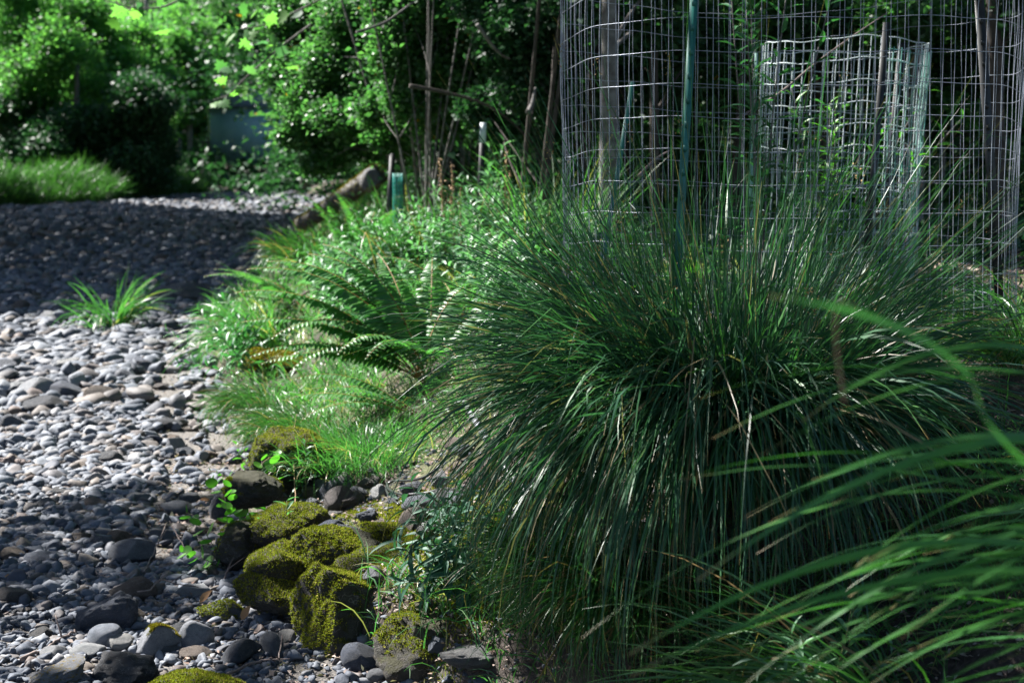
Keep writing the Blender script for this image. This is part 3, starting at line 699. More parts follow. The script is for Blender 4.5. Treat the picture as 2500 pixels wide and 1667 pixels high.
def at(px, py, dz=0):
    p = G(px, py); return (p[0], p[1], p[2] + dz)
tussock('grass_tuft', 'lone bright grass tuft sprouting from cobbles at the shadow edge', 'grass tuft', at(275, 806), [
    (170, .12, 40, 95, 20, 130, .40, .80, .010, 0, 360, 7)], 'grass')
tussock('grass_clump', 'arching sunlit grass clump with seed sprays on the bank edge', 'grass clump', at(665, 850), [
    (650, .22, 20, 85, 50, 130, .35, .78, .008, 60, 290, 8)], 'grass', seeds=110, seedmat='seedgreen')
tussock('grass_clump', 'round mound of fine bright grass on the bank above bare soil', 'grass clump', at(910, 1120), [
    (3600, .36, 20, 95, 10, 120, .08, .24, .0028, 0, 360, 6)], 'grass')
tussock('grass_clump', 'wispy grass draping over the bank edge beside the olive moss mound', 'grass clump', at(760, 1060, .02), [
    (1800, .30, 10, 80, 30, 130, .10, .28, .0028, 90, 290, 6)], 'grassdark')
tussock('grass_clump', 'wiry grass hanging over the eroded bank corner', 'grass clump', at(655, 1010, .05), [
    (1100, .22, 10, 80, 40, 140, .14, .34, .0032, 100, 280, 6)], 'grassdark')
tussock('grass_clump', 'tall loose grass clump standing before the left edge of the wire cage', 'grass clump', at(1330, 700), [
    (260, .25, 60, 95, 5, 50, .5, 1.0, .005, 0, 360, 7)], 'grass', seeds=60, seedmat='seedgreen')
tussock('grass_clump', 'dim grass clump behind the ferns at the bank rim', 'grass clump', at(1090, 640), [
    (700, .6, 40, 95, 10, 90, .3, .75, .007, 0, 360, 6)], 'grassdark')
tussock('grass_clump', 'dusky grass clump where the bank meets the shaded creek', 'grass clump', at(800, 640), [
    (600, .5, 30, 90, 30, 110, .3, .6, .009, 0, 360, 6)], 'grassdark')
# ground grass on the bank (uncountable)
def bankgrass():
    mb = MB()
    def g(n, y0, y1, d0, d1, la, lb, W, f=3.0, th=-.1, k=(20, 110), pw=1.0):
        y = y0 + (y1 - y0) * rng.random(n); x = xb(y) + d0 + (d1 - d0) * rng.random(n) ** pw
        keep = nz(x, y, f) > th; x = x[keep]; y = y[keep]
        b = np.stack([x, y, H(x, y) - .005], -1); m = len(x)
        blades(mb, b, rng.uniform(0, 6.28, m), rng.uniform(R(35), R(92), m), rng.uniform(R(k[0]), R(k[1]), m), rng.uniform(la, lb, m), W * rng.uniform(.6, 1.4, m), 5)
    g(9000, 6.0, 9.5, .25, 2.6, .06, .24, .0045, 3, -.4)
    g(9000, 8.0, 14, .05, 4.2, .10, .34, .006, 2, -.5)
    g(5000, 13, 25, .0, 6, .18, .45, .011, 1.5, -.6)
    g(3500, 4.8, 6.5, 1.2, 3.4, .08, .3, .004, 3, -.2)
    g(2500, 24, 50, .0, 6, .3, .7, .025, 1, -.5)
    g(4200, 3.3, 4.6, .0, 1.5, .06, .30, .0035, 6, -.3, (50, 130))
    tag(mb.build('bank_grass', M['grass']), 'mixed wild grass covering the creek bank', 'grass', kind='stuff')
    mb = MB(); n = 24000
    y = rng.uniform(45, 62, n); x = xl(y) - rng.random(n) ** 1.5 * 7
    b = np.stack([x, y, H(x, y)], -1)
    blades(mb, b, rng.uniform(0, 6.28, n), rng.uniform(R(55), R(90), n), rng.uniform(R(10), R(80), n), rng.uniform(.55, 1.35, n) * (1 + .5 * nz(x, y, 1.2)), .03, 4)
    tag(mb.build('meadow_grass', M['meadow']), 'tall soft grass on the far bank below the dark trees', 'grass', kind='stuff')
bankgrass()
# moss sheet on the near bank (uncountable)
def moss_sheet():
    mb = MB(); n = 30000
    pts = []
    for (px, py, sx, sy, k) in [(1000, 1290, 90, 35, 18000), (920, 1350, 60, 30, 8000), (1150, 1330, 110, 50, 12000), (1280, 1250, 120, 70, 6000), (1120, 1480, 70, 50, 4000), (880, 1245, 30, 15, 1200)]:
        c = G(px, py); s = c[1] / 3472
        q = rng.normal(0, 1, (k, 2)); x = c[0] + q[:, 0] * sx * s; y = c[1] + q[:, 1] * sy * s * 3.0
        keep = nz(x, y, 12) > -.35; pts.append(np.stack([x[keep], y[keep]], -1))
    p = np.concatenate(pts); p = np.column_stack([p, H(p[:, 0], p[:, 1])]); m = len(p)
    s = rng.uniform(.006, .016, m)
    leaves(mb, p, rdir(m, 1.6), rdir(m), s, s * .45)
    tag(mb.build('moss_carpet', M['moss']), 'yellow-green moss carpet spreading over the near bank', 'moss', kind='stuff')
moss_sheet()
def litter():
    mb = MB()
    def put(x, y, s, mat=0):
        m = len(x); p = np.stack([x, y, H(x, y) + rng.uniform(0, .02, m)], -1)
        leaves(mb, p, rdir(m) * [1, 1, .3], rdir(m, 2.2), s, s * rng.uniform(.3, .7, m), KITE, mat)
    n = 22000; y = rng.uniform(4.6, 15, n); x = rng.uniform(.9, 5.5, n) + (y - 5) * .2; put(x, y, rng.uniform(.02, .07, n))
    n = 9000; y = rng.uniform(3.8, 8, n); x = xb(y) + rng.uniform(-.6, 1.8, n); put(x, y, rng.uniform(.01, .03, n))
    n = 5000; y = rng.uniform(3.2, 4.7, n); x = xb(y) + rng.uniform(-.1, .9, n); put(x, y, rng.uniform(.008, .03, n))
    n = 1500; y = rng.uniform(4.2, 12, n); x = xb(y) - rng.random(n) ** 2 * 3; put(x, y, rng.uniform(.008, .03, n))
    n = 9000; y = rng.uniform(9, 30, n); x = xb(y) + rng.uniform(1, 10, n); put(x, y, rng.uniform(.05, .14, n))
    tag(mb.build('leaf_litter', M['litter']), 'dry brown leaf litter scattered over bank and forest floor', 'leaf litter', kind='stuff')
litter()

# ------------------------------------------------------------------ ferns
def fern(label, c, fronds, group=None):
    """fronds: (azimuth deg, start elevation deg, bend deg, length)"""
    root = thing('sword_fern', label, 'fern', c, group)
    for (az, e0, k, L) in fronds:
        mb = MB(); seg = 22; t = np.linspace(0, 1, seg + 1); tm = (t[1:] + t[:-1]) / 2
        e = R(e0) - R(k) * tm ** 1.3; a = R(az) + rng.normal(0, .12) * tm
        d = np.stack([np.cos(e) * np.cos(a), np.cos(e) * np.sin(a), np.sin(e)], -1) * L / seg
        pts = np.concatenate([[rng.normal(0, .02, 3) * [1, 1, 0]], np.zeros((seg, 3))]); pts[1:] = pts[0] + np.cumsum(d, 0)
        tube(mb, pts, np.linspace(.0040, .0012, seg + 1) * L / .8, 5, 1)
        tan = unit(np.gradient(pts, axis=0)); side = np.array([-math.sin(R(az)), math.cos(R(az)), 0]); nor = unit(np.cross(side[None], tan)) * -1
        if nor[0, 2] < 0: nor = -nor
        m = int(29 * L / .8); u = np.linspace(.16, .99, m)
        pos = np.stack([np.interp(u, t, pts[:, i]) for i in range(3)], -1); tg = np.stack([np.interp(u, t, tan[:, i]) for i in range(3)], -1)
        nn = np.stack([np.interp(u, t, nor[:, i]) for i in range(3)], -1)
        prof = np.minimum(1, .45 + (u - .16) * 3.2) * np.clip((1 - u) * 1.5, .05, 1) ** .75
        for sgn in (-1, 1):
            ax = side[None] * sgn + tg * .22 + nn * rng.normal(-.12, .07, (m, 1))
            leaves(mb, pos, ax, nn + rng.normal(0, .13, (m, 3)), (.118 * L / .8) * prof, .027 * L / .8 * np.clip(prof + .2, 0, 1), LANCE)
        mb.build('frond', [M['fern'], M['rachis']], root)
    return root
def ring(n, L, seed, e=(45, 75), k=(60, 110), a0=0, a1=360):
    r = np.random.default_rng(seed)
    return [(a0 + (a1 - a0) * (i + r.uniform(-.3, .3)) / n, r.uniform(*e), r.uniform(*k), L * r.uniform(.8, 1.15)) for i in range(n)]
F0 = at(1035, 930)
fern('large sunlit sword fern arching left over the bank beside the big tussock', F0,
     [(178, 52, 62, 1.15), (172, 62, 70, 1.2), (184, 42, 55, 1.05), (165, 68, 75, 1.15), (190, 35, 60, .95), (160, 75, 75, 1.05), (198, 58, 95, .95), (210, 48, 95, .8),
      (150, 80, 70, 1.0), (225, 60, 100, .75), (120, 72, 60, .95), (90, 78, 70, .9), (60, 72, 80, .9), (30, 65, 80, .85), (182, 28, 50, .9), (250, 60, 100, .7), (300, 60, 100, .6)])
fern('sword fern standing in dim light on the rim beyond the sunlit one', at(900, 660), ring(12, .8, 3, (55, 82), (45, 95)))
fern('sword fern with erect pale fronds below the leaning log', at(850, 620), ring(10, .75, 4, (60, 82), (30, 70)))
fern('small sword fern pressed flat and silvery at the sunny bank edge', at(750, 770), ring(8, .85, 5, (20, 50), (40, 70), 130, 250))
fern('low sword fern reaching over bright grass below the large one', at(1010, 1010), ring(7, .6, 6, (20, 45), (40, 70), 150, 230))
fern('sword fern half hidden behind the right side of the large sunlit one', at(1130, 800), ring(9, .75, 8, (50, 80), (50, 100)))
fern('yellowing young sword fern on the far bank edge', at(745, 690), ring(6, .55, 9, (40, 65), (50, 90)))

# ------------------------------------------------------------------ leafy herbs and shrubs
def herb(name, label, cat, c, stems, leafL, leafW, per, mat='herb', tpl=LANCE, group=None, stemmat='stem', droop=.1, up=.5, r=.0025, flower=0):
    """stems: (azimuth, start elevation, bend, length)"""
    root = thing(name, label, cat, c, group); sb = MB(); lb = MB(); fl = MB()
    for (az, e0, k, L) in stems:
        seg = 8; t = np.linspace(0, 1, seg + 1); tm = (t[1:] + t[:-1]) / 2
        e = R(e0) - R(k) * tm; a = R(az) + rng.normal(0, .15) * tm
        d = np.stack([np.cos(e) * np.cos(a), np.cos(e) * np.sin(a), np.sin(e)], -1) * L / seg
        pts = np.concatenate([[rng.normal(0, .01, 3) * [1, 1, 0]], np.zeros((seg, 3))]); pts[1:] = pts[0] + np.cumsum(d, 0)
        tube(sb, pts, np.linspace(r, r * .4, seg + 1), 5)
        u = np.linspace(.2, 1, per) ** .8
        pos = np.stack([np.interp(u, t, pts[:, i]) for i in range(3)], -1)
        tan = unit(np.gradient(pts, axis=0)); tg = np.stack([np.interp(u, t, tan[:, i]) for i in range(3)], -1)
        phi = np.arange(per) * 2.4 + rng.uniform(0, 6); ref = np.array([.3, .2, 1.]); s1 = unit(np.cross(tg, ref)); s2 = np.cross(tg, s1)
        out = np.cos(phi)[:, None] * s1 + np.sin(phi)[:, None] * s2
        ax = out + tg * up * np.linspace(.6, 1.8, per)[:, None] + np.array([0, 0, -droop]) + rng.normal(0, .12, (per, 3))
        sz = leafL * rng.uniform(.7, 1.2, per) * np.clip(1.25 - u * .6, .4, 1)
        leaves(lb, pos, ax, tg + rng.normal(0, .25, (per, 3)) + [0, 0, .4], sz, sz * leafW / leafL, tpl)
        if flower:
            q = pts[-1] + rng.normal(0, .02, (flower, 3)); leaves(fl, q, rdir(flower, .5), rdir(flower, 1), .02, .016, ROUND)
    sb.build('stem', M[stemmat], root); lb.build('foliage', M[mat], root)
    if flower: fl.build('flowers', M['blossom'], root)
    return root
def stems(n, L, seed, e=(55, 90), k=(0, 40), a0=0, a1=360):
    r = np.random.default_rng(seed)
    return [(r.uniform(a0, a1), r.uniform(*e), r.uniform(*k), L * r.uniform(.65, 1.15)) for i in range(n)]
herb('leafy_herb', 'tall lance-leaved herb leaning out over the creek from the eroded bank corner', 'herb', at(620, 960, .05), stems(9, .55, 1, (30, 75), (-10, 40), 110, 230), .11, .028, 16)
herb('leafy_herb', 'dark willow-leaved herb spilling over the bank in front of the sunny gravel', 'herb', at(650, 900, .05), stems(8, .55, 2, (20, 70), (-10, 50), 140, 260), .11, .026, 16)
herb('seedling_plant', 'pale lance-leaved seedling standing before the blocky moss-capped rock', 'seedling', at(700, 1385, .0), [(90, 85, 5, .26), (150, 70, 20, .2), (20, 75, 10, .18)], .085, .018, 10, 'herbpale')
herb('seedling_plant', 'upright lance-leaved seedling growing beside the slate block', 'seedling', at(752, 1215), [(90, 88, 5, .24), (200, 70, 20, .16)], .075, .016, 12, 'herb')
herb('seedling_plant', 'trailing round-leaved seedling at the foot of the mossy ledge', 'seedling', at(560, 1400), [(150, 60, 20, .3), (100, 75, 10, .34), (190, 40, 20, .2), (60, 70, 30, .22), (130, 80, 0, .3), (80, 50, 20, .26)], .062, .052, 9, 'herblime', ROUND, stemmat='twig')
herb('seedling_plant', 'round-leaved seedling with big glossy leaves above the egg-shaped stone', 'seedling', at(640, 1330), [(110, 75, 10, .36), (60, 80, 5, .38), (160, 60, 20, .34), (80, 65, 20, .3)], .075, .06, 8, 'herblime', ROUND, stemmat='twig')
herb('seedling_plant', 'leafy seedling in sun at the eroded edge above the egg-shaped stone', 'seedling', at(600, 1200), [(120, 65, 30, .3), (80, 80, 10, .28), (200, 45, 20, .2)], .06, .03, 8, 'herblime', LANCE)
herb('leafy_herb', 'blue-green lobed herb spreading in front of the mossy rocks', 'herb', at(1100, 1470, .03), stems(14, .34, 5, (20, 80), (-10, 40), 90, 330), .12, .024, 12, 'herbblue', up=.3)
herb('leafy_herb', 'blue-green herb climbing behind the mossy boulders beside the sedge leaves', 'herb', at(1160, 1330, .0), stems(9, .26, 6, (40, 85), (0, 30)), .09, .02, 10, 'herbblue')
herb('leafy_herb', 'dim blue-leaved herb in deep shade between the two tussocks', 'herb', (.72, 3.1, float(H(.72, 3.1)) + .1), stems(7, .3, 16, (50, 85), (0, 30)), .08, .014, 12, 'herbpale')
herb('leafy_herb', 'pale grey-green upright herb in sun left of the cage', 'herb', at(1200, 620), stems(5, .75, 7, (75, 92), (0, 15)), .16, .035, 16, 'herbpale')
for i, (px, py, L, lab) in enumerate([(1240, 820, .5, 'mugwort drift rising behind the large sword fern'), (1330, 790, .5, 'mugwort between the fern and the arching sedge leaves'),
        (1180, 740, .5, 'mugwort patch in front of the dry stalks'), (1420, 760, .45, 'mugwort showing through the thin sedge leaves'), (900, 740, .45, 'silvery mugwort patch above the flattened fern'),
        (980, 700, .5, 'silvery mugwort patch behind the large fern tips'), (1090, 700, .5, 'mugwort below the dry stalks at the rim'), (830, 700, .4, 'silvery mugwort at the bank edge near the mossy yellow stone'),
        (1300, 640, .5, 'mugwort at the left foot of the wire cage')]):
    herb('mugwort_plant', 'light green ' + lab, 'herb', at(px, py), stems(22, L, 40 + i, (50, 92), (0, 30)), .10, .030, 16, 'herbpale' if i % 2 == 0 or 'silvery' in lab else 'herb', group='mugwort on the sunny bank')
    # spread its stems
for i in range(30):
    y = rng.uniform(6.8, 11.5); x = xb(y) + rng.uniform(.7, 3.0)
    if math.hypot(x - F0[0] + .45, y - F0[1]) < .85 or (y < F0[1] and x < F0[0] + .3): continue
    herb('mugwort_plant', '%s mugwort in the sunlit thicket, %s, %s' % ('silvery' if i % 3 else 'plain green', 'left side by the fern' if x < xb(y) + 1.4 else 'middle' if x < xb(y) + 2.2 else 'right side by the sedge', 'front rows' if y < 8.5 else 'back rows'), 'herb', (x, y, float(H(x, y))), stems(14, rng.uniform(.35, .62), 140 + i, (55, 92), (0, 30)), .10, .026, 15, 'herbpale' if i % 3 else 'herb', group='mugwort thicket on the sunny bank')
herb('leafy_herb', 'broad-leaved sapling with bright leaves inside the left of the wire cage', 'herb', (.42, 5.3, float(H(.42, 5.3))), [(60, 85, 10, .6), (150, 75, 20, .5), (10, 75, 20, .55), (270, 70, 30, .45)], .11, .085, 6, 'herblime', ROUND)
herb('leafy_herb', 'feathery low herb carpeting the soil right of the tussock', 'herb', at(2150, 860), stems(30, .3, 21, (30, 90), (0, 50)), .05, .015, 16, 'herb')
herb('leafy_herb', 'feathery herb patch in front of the sunny leaf litter', 'herb', at(2260, 760), stems(30, .3, 22, (30, 90), (0, 50)), .05, .015, 16, 'herb')
herb('leafy_herb', 'small curly herb at the foot of the dark post', 'herb', at(2400, 790), stems(22, .22, 23, (30, 90), (0, 50)), .05, .018, 14, 'herb')
herb('leafy_herb', 'fine herb growing between tussock and inner cage', 'herb', at(2020, 720), stems(26, .35, 24, (40, 90), (0, 40)), .07, .02, 14, 'herb')
herb('leafy_herb', 'thin tall herb with a tuft of leaves before the dark post', 'herb', at(2280, 640), [(75, 80, 5, .52), (100, 70, 10, .3)], .07, .015, 20, 'herb')
herb('leafy_herb', 'curled green herb beside the right-hand bunch of cage wires', 'herb', at(2470, 600), stems(10, .3, 26, (50, 90), (0, 30)), .07, .02, 12, 'herb')
IC = (1.50, 6.75)
herb('caged_shrub', 'young shrub with lit lance leaves inside the small inner cage', 'shrub', (IC[0], IC[1] - .05, float(H(*IC))), stems(16, 1.0, 31, (65, 92), (0, 20)), .12, .028, 20, 'herblime', r=.005, stemmat='bark')
herb('caged_shrub', 'willow-leaved sapling rising above the inner cage rim', 'shrub', (1.05, 6.0, float(H(1.05, 6.0))), [(170, 86, -2, 1.3), (100, 84, 5, 1.5), (20, 80, 5, 1.5), (60, 86, 10, 1.7), (240, 80, 10, 1.3), (120, 80, 0, 1.6)], .13, .028, 34, 'herb', r=.006, stemmat='bark')
for i, (px, py, L) in enumerate([(1090, 640, .8), (1112, 640, .75), (1225, 640, .85), (1130, 650, .6), (1238, 640, .7)]):     # dry stalks
    c = at(px, py); mb = MB(); root = thing('dry_stalk', ['brown dry flower stalk, leftmost of the cluster at the bank rim', 'brown dry flower stalk just right of the leftmost one', 'tall rusty seed stalk standing among mugwort near the cage',
        'short brown dry stalk at the bank rim cluster', 'rusty seed stalk right beside the tall one near the cage'][i], 'dry stalk', c)
    t = np.linspace(0, 1, 9)[:, None]; pts = np.array([0, 0, 0]) + t * np.array([rng.normal(0, .04), 0, L * c[1] / 11]) + rng.normal(0, .004, (9, 3)) * t
    tube(mb, pts, np.linspace(.006, .003, 9), 5); mb.build('stem', M['stalk'], root)
    sb = MB(); k = 110; u = rng.uniform(.35, 1, k); q = np.stack([np.interp(u, t[:, 0], pts[:, j]) for j in range(3)], -1) + rng.normal(0, .008, (k, 3))
    leaves(sb, q, rdir(k), rdir(k), .022, .012); sb.build('seed_heads', M['seed' if i > 1 else 'stalk'], root)

# ------------------------------------------------------------------ hoses, twigs, fallen leaves
def curve(pts, n=40):
    pts = np.array(pts, float); t = np.linspace(0, len(pts) - 1, n); i = np.clip(t.astype(int), 0, len(pts) - 2); f = (t - i)[:, None]
    g = lambda k: pts[np.clip(k, 0, len(pts) - 1)]
    a, b, c, d = g(i - 1), g(i), g(i + 1), g(i + 2)
    return .5 * ((2 * b) + (c - a) * f + (2 * a - 5 * b + 4 * c - d) * f * f + (3 * b - a - 3 * c + d) * f ** 3)
def q6(cx, cy, dz=.01): return at(560 + cx / 2.583, 1060 + cy / 2.583, dz)
mb = MB(); tube(mb, curve([q6(1070, 460, .01), q6(1010, 420, .02), q6(990, 380, .03), q6(1030, 340, .03), q6(1150, 320, .02), q6(1260, 300, .03), q6(1390, 215, .05), q6(1480, 150, .03)]), .0055, 8)
tag(mb.build('drip_tube', M['hose']), 'black drip tube looping back from stones towards the sedge', 'hose')
mb = MB(); tube(mb, curve([q6(995, 360, .035), q6(1010, 395, .03), q6(1080, 408, .02), q6(1180, 408, .02), q6(1270, 395, .02), q6(1340, 370, .02)]), .0055, 8)
tag(mb.build('drip_tube', M['hose']), 'second black drip tube lying in front, crossing above the flat oval stone', 'hose')
def pipe(a, b, r, label):
    mb = MB(); n = 90; t = np.linspace(0, 1, n)[:, None]; pts = np.array(a) * (1 - t) + np.array(b) * t
    rr = r * (1 + .16 * (np.arange(n) // 2 % 2)); tube(mb, pts, rr, 10); tag(mb.build('corrugated_pipe', M['pipe']), label, 'pipe')
pipe(q6(1740, 300, .05), q6(1940, 520, .04), .016, 'grey corrugated pipe poking out from under the sedge leaves')
pipe(at(1135, 1010, .05), at(1190, 1100, .04), .013, 'thin grey corrugated pipe between bright grass and sedge')
def twig(pl, r, label, mat='twig', branch=True):
    mb = MB(); p = curve([at(a, b, dz) for a, b, dz in pl], 24); p += rng.normal(0, r * .5, p.shape); tube(mb, p, np.linspace(r, r * .4, 24), 6)
    if branch:
        for k in (8, 15):
            d = unit(p[k + 1] - p[k] + rng.normal(0, .01, 3)); q = p[k] + np.linspace(0, 1, 6)[:, None] * (d + [.4, -.2, .3]) * r * 14; tube(mb, q, np.linspace(r * .6, r * .25, 6), 5)
    tag(mb.build('fallen_twig', M[mat]), label, 'twig')
x5 = lambda cx, cy, dz=.02: (cx / 2.765, 1100 + cy / 2.765, dz)
twig([x5(150, 1440), x5(300, 1370), x5(420, 1300), x5(510, 1250)], .007, 'long pale stick lying over pebbles left of the pale stones')
twig([x5(980, 860, .03), x5(1060, 760, .07), x5(1130, 640, .1)], .004, 'thin pale twig leaning up out of the dark hollow')
twig([x5(1150, 630, .1), x5(1220, 700, .06), x5(1290, 770, .03)], .003, 'thin twig crossing the pale one at the dark hollow')
twig([x5(930, 1040, .05), x5(1020, 1045, .06), x5(1080, 1000, .07), x5(1200, 1005, .06), x5(1340, 1005, .05)], .004, 'forked twig lying across the pale angular slab')
twig([x5(580, 800, .02), x5(660, 880, .03), x5(740, 940, .05)], .003, 'short twig pointing at the dark cracked wedge rock')
twig([x5(1500, 950, .03), x5(1560, 890, .08), x5(1640, 800, .1)], .004, 'twig under the trailing round-leaved seedling')
twig([(560, 1665, .03), (640, 1640, .04), (680, 1640, .05), (690, 1600, .07)], .005, 'curved root twig at the foot of the big mossy boulder')
twig([x5(0, 120, .04), x5(110, 128, .05), x5(200, 132, .04)], .022, 'thick weathered stick at the picture edge on gravel', branch=False)
twig([(700, 800, .15), (742, 780, .2), (780, 770, .2)], .010, 'pale dead branch beneath the flattened fern')
twig([c6(420, 560, 0, 0)[:2] + (.02,), c6(410, 330, 0, 0)[:2] + (.2,), c6(430, 260, 0, 0)[:2] + (.28,)], .0022, 'thin upright dry stem between the two lance-leaved seedlings', 'stalk', False)
def leaf1(q, s, label, up=0.):
    c = at(q[0], q[1], .03); mb = MB()
    leaves(mb, np.zeros((1, 3)), np.array([[.8, .2, up]]), np.array([[.1, -.6, .8]]), s, s * .5, LANCE)
    tag(mb.build('dead_leaf', M['deadleaf'], loc=c), label, 'dead leaf')
leaf1(x5(1630, 1200), .06, 'bright orange curled leaf standing between stones by the moss', 1.5)
leaf1(x5(20, 205), .06, 'orange leaf on the gravel at the picture edge')
leaf1(x5(1350, 1080), .06, 'rust-brown curled leaf against the pale angular slab', 1.0)
leaf1(x5(1010, 215), .05, 'small orange leaf on the sunlit gravel')
leaf1(x5(1350, 370), .05, 'pinkish leaf near the egg-shaped stone')
leaf1(x5(30, 900), .05, 'red leaf on shaded pebbles above the domed stone')
leaf1(c6(1320, 1480, 0, 0), .04, 'tan leaf on soil under the sedge tips')
leaf1((2500 * .55, 1640), .05, 'reddish tan leaf beside the wide flat grey rock')

# ------------------------------------------------------------------ wire cages and posts
def cage(label, c, r, z0, z1, step, rows, wr, mat, wob=.012, lean=(0, 0), name='wire_cage', netting=None):
    root = thing(name, label, 'wire cage', (c[0], c[1], z0)); mb = MB()
    nv = int(2 * math.pi * r / step); hgt = z1 - z0
    ph = rng.uniform(0, 6.28, 6)
    def pt(a, z):
        rr = r + wob * (np.sin(3 * a + ph[0] + 1.5 * z) + .6 * np.sin(7 * a + ph[1]) + .6 * np.sin(5 * z + ph[2] + 2 * a)) + .2 * wob * np.sin(17 * z + 9 * a)
        f = z / hgt
        return np.stack([rr * np.cos(a) + lean[0] * f, rr * np.sin(a) + lean[1] * f, z + .010 * np.sin(a * 4 + ph[3]) + .003 * np.sin(a * 13 + ph[4])], -1)
    zz = np.linspace(0, hgt, 26)
    for i in range(nv):
        tube(mb, pt(np.full(26, i / nv * 2 * math.pi), zz), wr, 4, 0, False)
    for z in np.arange(hgt, .0, -rows):
        tube(mb, pt(np.linspace(0, 2 * math.pi, 140), np.full(140, z)), wr * 1.05, 4, 0, False)
    mb.build('wire_mesh', M[mat], root)
    if netting:
        nb = MB()
        for a in np.linspace(netting[0], netting[1], 12):
            q = pt(np.full(20, a), np.linspace(0, hgt * .97, 20)); q[:, :2] *= 1.03; q += rng.normal(0, .003, q.shape)
            tube(nb, q, .0028, 4, 0, False)
        for z in np.arange(.03, hgt * .97, .05):
            q = pt(np.linspace(netting[0], netting[1], 12), np.full(12, z)); q[:, :2] *= 1.03; tube(nb, q, .0016, 4, 0, False)
        nb.build('netting', M['wiregreen'], root)
    return root
D0, A0 = 5.32, R(10.86)
CC = (D0 * math.sin(A0), D0 * math.cos(A0))
cage('tall wide galvanised wire cage behind the big tussock', CC, .815, float(H(*CC)) - .05, 2.55, .05, .102, .0010, 'wire', .008, (-.02, 0))
cage('small pale wire cage standing behind the tall wide one', IC, .375, float(H(*IC)) - .05, 2.18, .05, .096, .0022, 'wirewhite', .006, (.05, .0), netting=(R(-75), R(5)))
def post(label, a, b, w_=.035, mat='postgreen', studs=True, tip=None):
    a = np.array(a); b = np.array(b); root = thing('steel_post', label, 'post', tuple(a), 'steel posts of the wire cages')
    d = b - a; mb = MB()
    def bar(x0, x1, y0, y1, z0=0, z1=1, m=mb):
        c = [(x0, y0), (x1, y0), (x1, y1), (x0, y1)]
        v = [(d * z0 + [x, y, 0]) for x, y in c] + [(d * z1 + [x, y, 0]) for x, y in c]
        m.add(v, None, [(0, 3, 2, 1), (4, 5, 6, 7), (0, 1, 5, 4), (1, 2, 6, 5), (2, 3, 7, 6), (3, 0, 4, 7)])
    bar(-w_ / 2, w_ / 2, 0, .004); bar(-.003, .003, .0042, w_ * .8)
    mb.build('shaft', M[mat], root, smooth=False)
    if studs:
        L = np.linalg.norm(d)
        for z in np.arange(.5, L, .075):
            sb = MB(); bar(-.006, .006, -.006, -.0005, z / L, (z + .02) / L, sb); sb.build('stud', M[mat], root, smooth=False)
    if tip:
        tb = MB(); bar(-w_ / 2 - .002, w_ / 2 + .002, -.002, .0062, .86, 1.001, tb); tb.build('white_tip', M['wirewhite'], root, smooth=False)
def pz(px, py, Y): return P(px, py, Y)
def post2(label, q0, q1, Y, **k):
    a = P(q0[0], q0[1], Y); b = P(q1[0], q1[1], Y)
    g = float(H(a[0], a[1])) - .1; f = (g - a[2]) / (b[2] - a[2]); a = a + (b - a) * f
    post(label, a, b, **k)
post2('green steel post tied to the front of the tall cage', (1660, 560), (1700, -90), 4.52, w_=.026, mat='postgreen')
post2('dark steel post leaning at the right of the tall cage', (2440, 720), (2385, -90), 5.15, w_=.034, mat='postdark')
post2('dark steel post beside the inner cage, left one of its pair', (2125, 520), (2165, 55), 6.35, w_=.030, mat='postdark', studs=False)
post2('dark steel post beside the inner cage, right one of its pair', (2160, 560), (2203, 105), 6.5, w_=.036, mat='postdark', studs=False)
post2('thin green steel stake at the left of the inner cage', (1832, 540), (1846, 130), 6.42, w_=.018, mat='wiregreen', studs=False)
post2('thin green stake inside the tall cage behind the broad-leaved sapling', (1500, 470), (1545, 200), 5.9, w_=.02, mat='postgreen', studs=False)
post2('black steel post with a white painted tip among the far stems', (1172, 470), (1180, 300), 11, w_=.045, mat='postdark', tip=True, studs=False)
post2('dark steel post next to the teal netting roll near the log', (950, 500), (958, 375), 13, w_=.05, mat='postdark', studs=False)
# teal netting roll
c = P(972, 545, 12.8); c[2] = float(H(c[0], c[1])); root = thing('netting_roll', 'teal plastic netting sleeve around a sapling near the leaning log', 'netting', tuple(c)); mb = MB()
for a in np.linspace(0, 6.28, 13)[:-1]:
    tube(mb, [(.042 * math.cos(a), .042 * math.sin(a), z) for z in np.linspace(0, .62, 8)], .004, 4)
for z in np.arange(.03, .62, .04): tube(mb, [(.042 * math.cos(a), .042 * math.sin(a), z) for a in np.linspace(0, 6.28, 13)], .003, 4)
mb.build('mesh_sleeve', M['net'], root)

# leaning mossy log with pale round end
a = P(735, 548, 24.0); b = P(925, 425, 22.5)
a[2] = max(a[2], float(H(a[0], a[1]))); root = thing('fallen_log', 'mossy log leaning up the bank with a pale rounded end', 'log', tuple(a)); mb = MB()
pts = curve([(0, 0, 0), tuple((b - a) * .35 + [0, 0, -.03]), tuple((b - a) * .7), tuple(b - a)], 20); tube(mb, pts, np.linspace(.12, .17, 20), 12)
mb.build('trunk', M['bark'], root)
mb = MB(); k = 3500; u = rng.random(k); q = np.stack([np.interp(u, np.linspace(0, 1, 20), pts[:, j]) for j in range(3)], -1); dn = rdir(k, .9); q += dn * (.12 + .05 * u)[:, None]
leaves(mb, q, dn, rdir(k), .035, .016); mb.build('moss', M['mossdry'], root)
p = P(905, 440, 22.3); stone('pale_boulder', 'pale rounded boulder resting at the upper end of the leaning log', p[0], p[1], .36, .36, .40, 'lichen', 's', 0, .3, 2, sink=.5, cat='boulder', z=p[2])

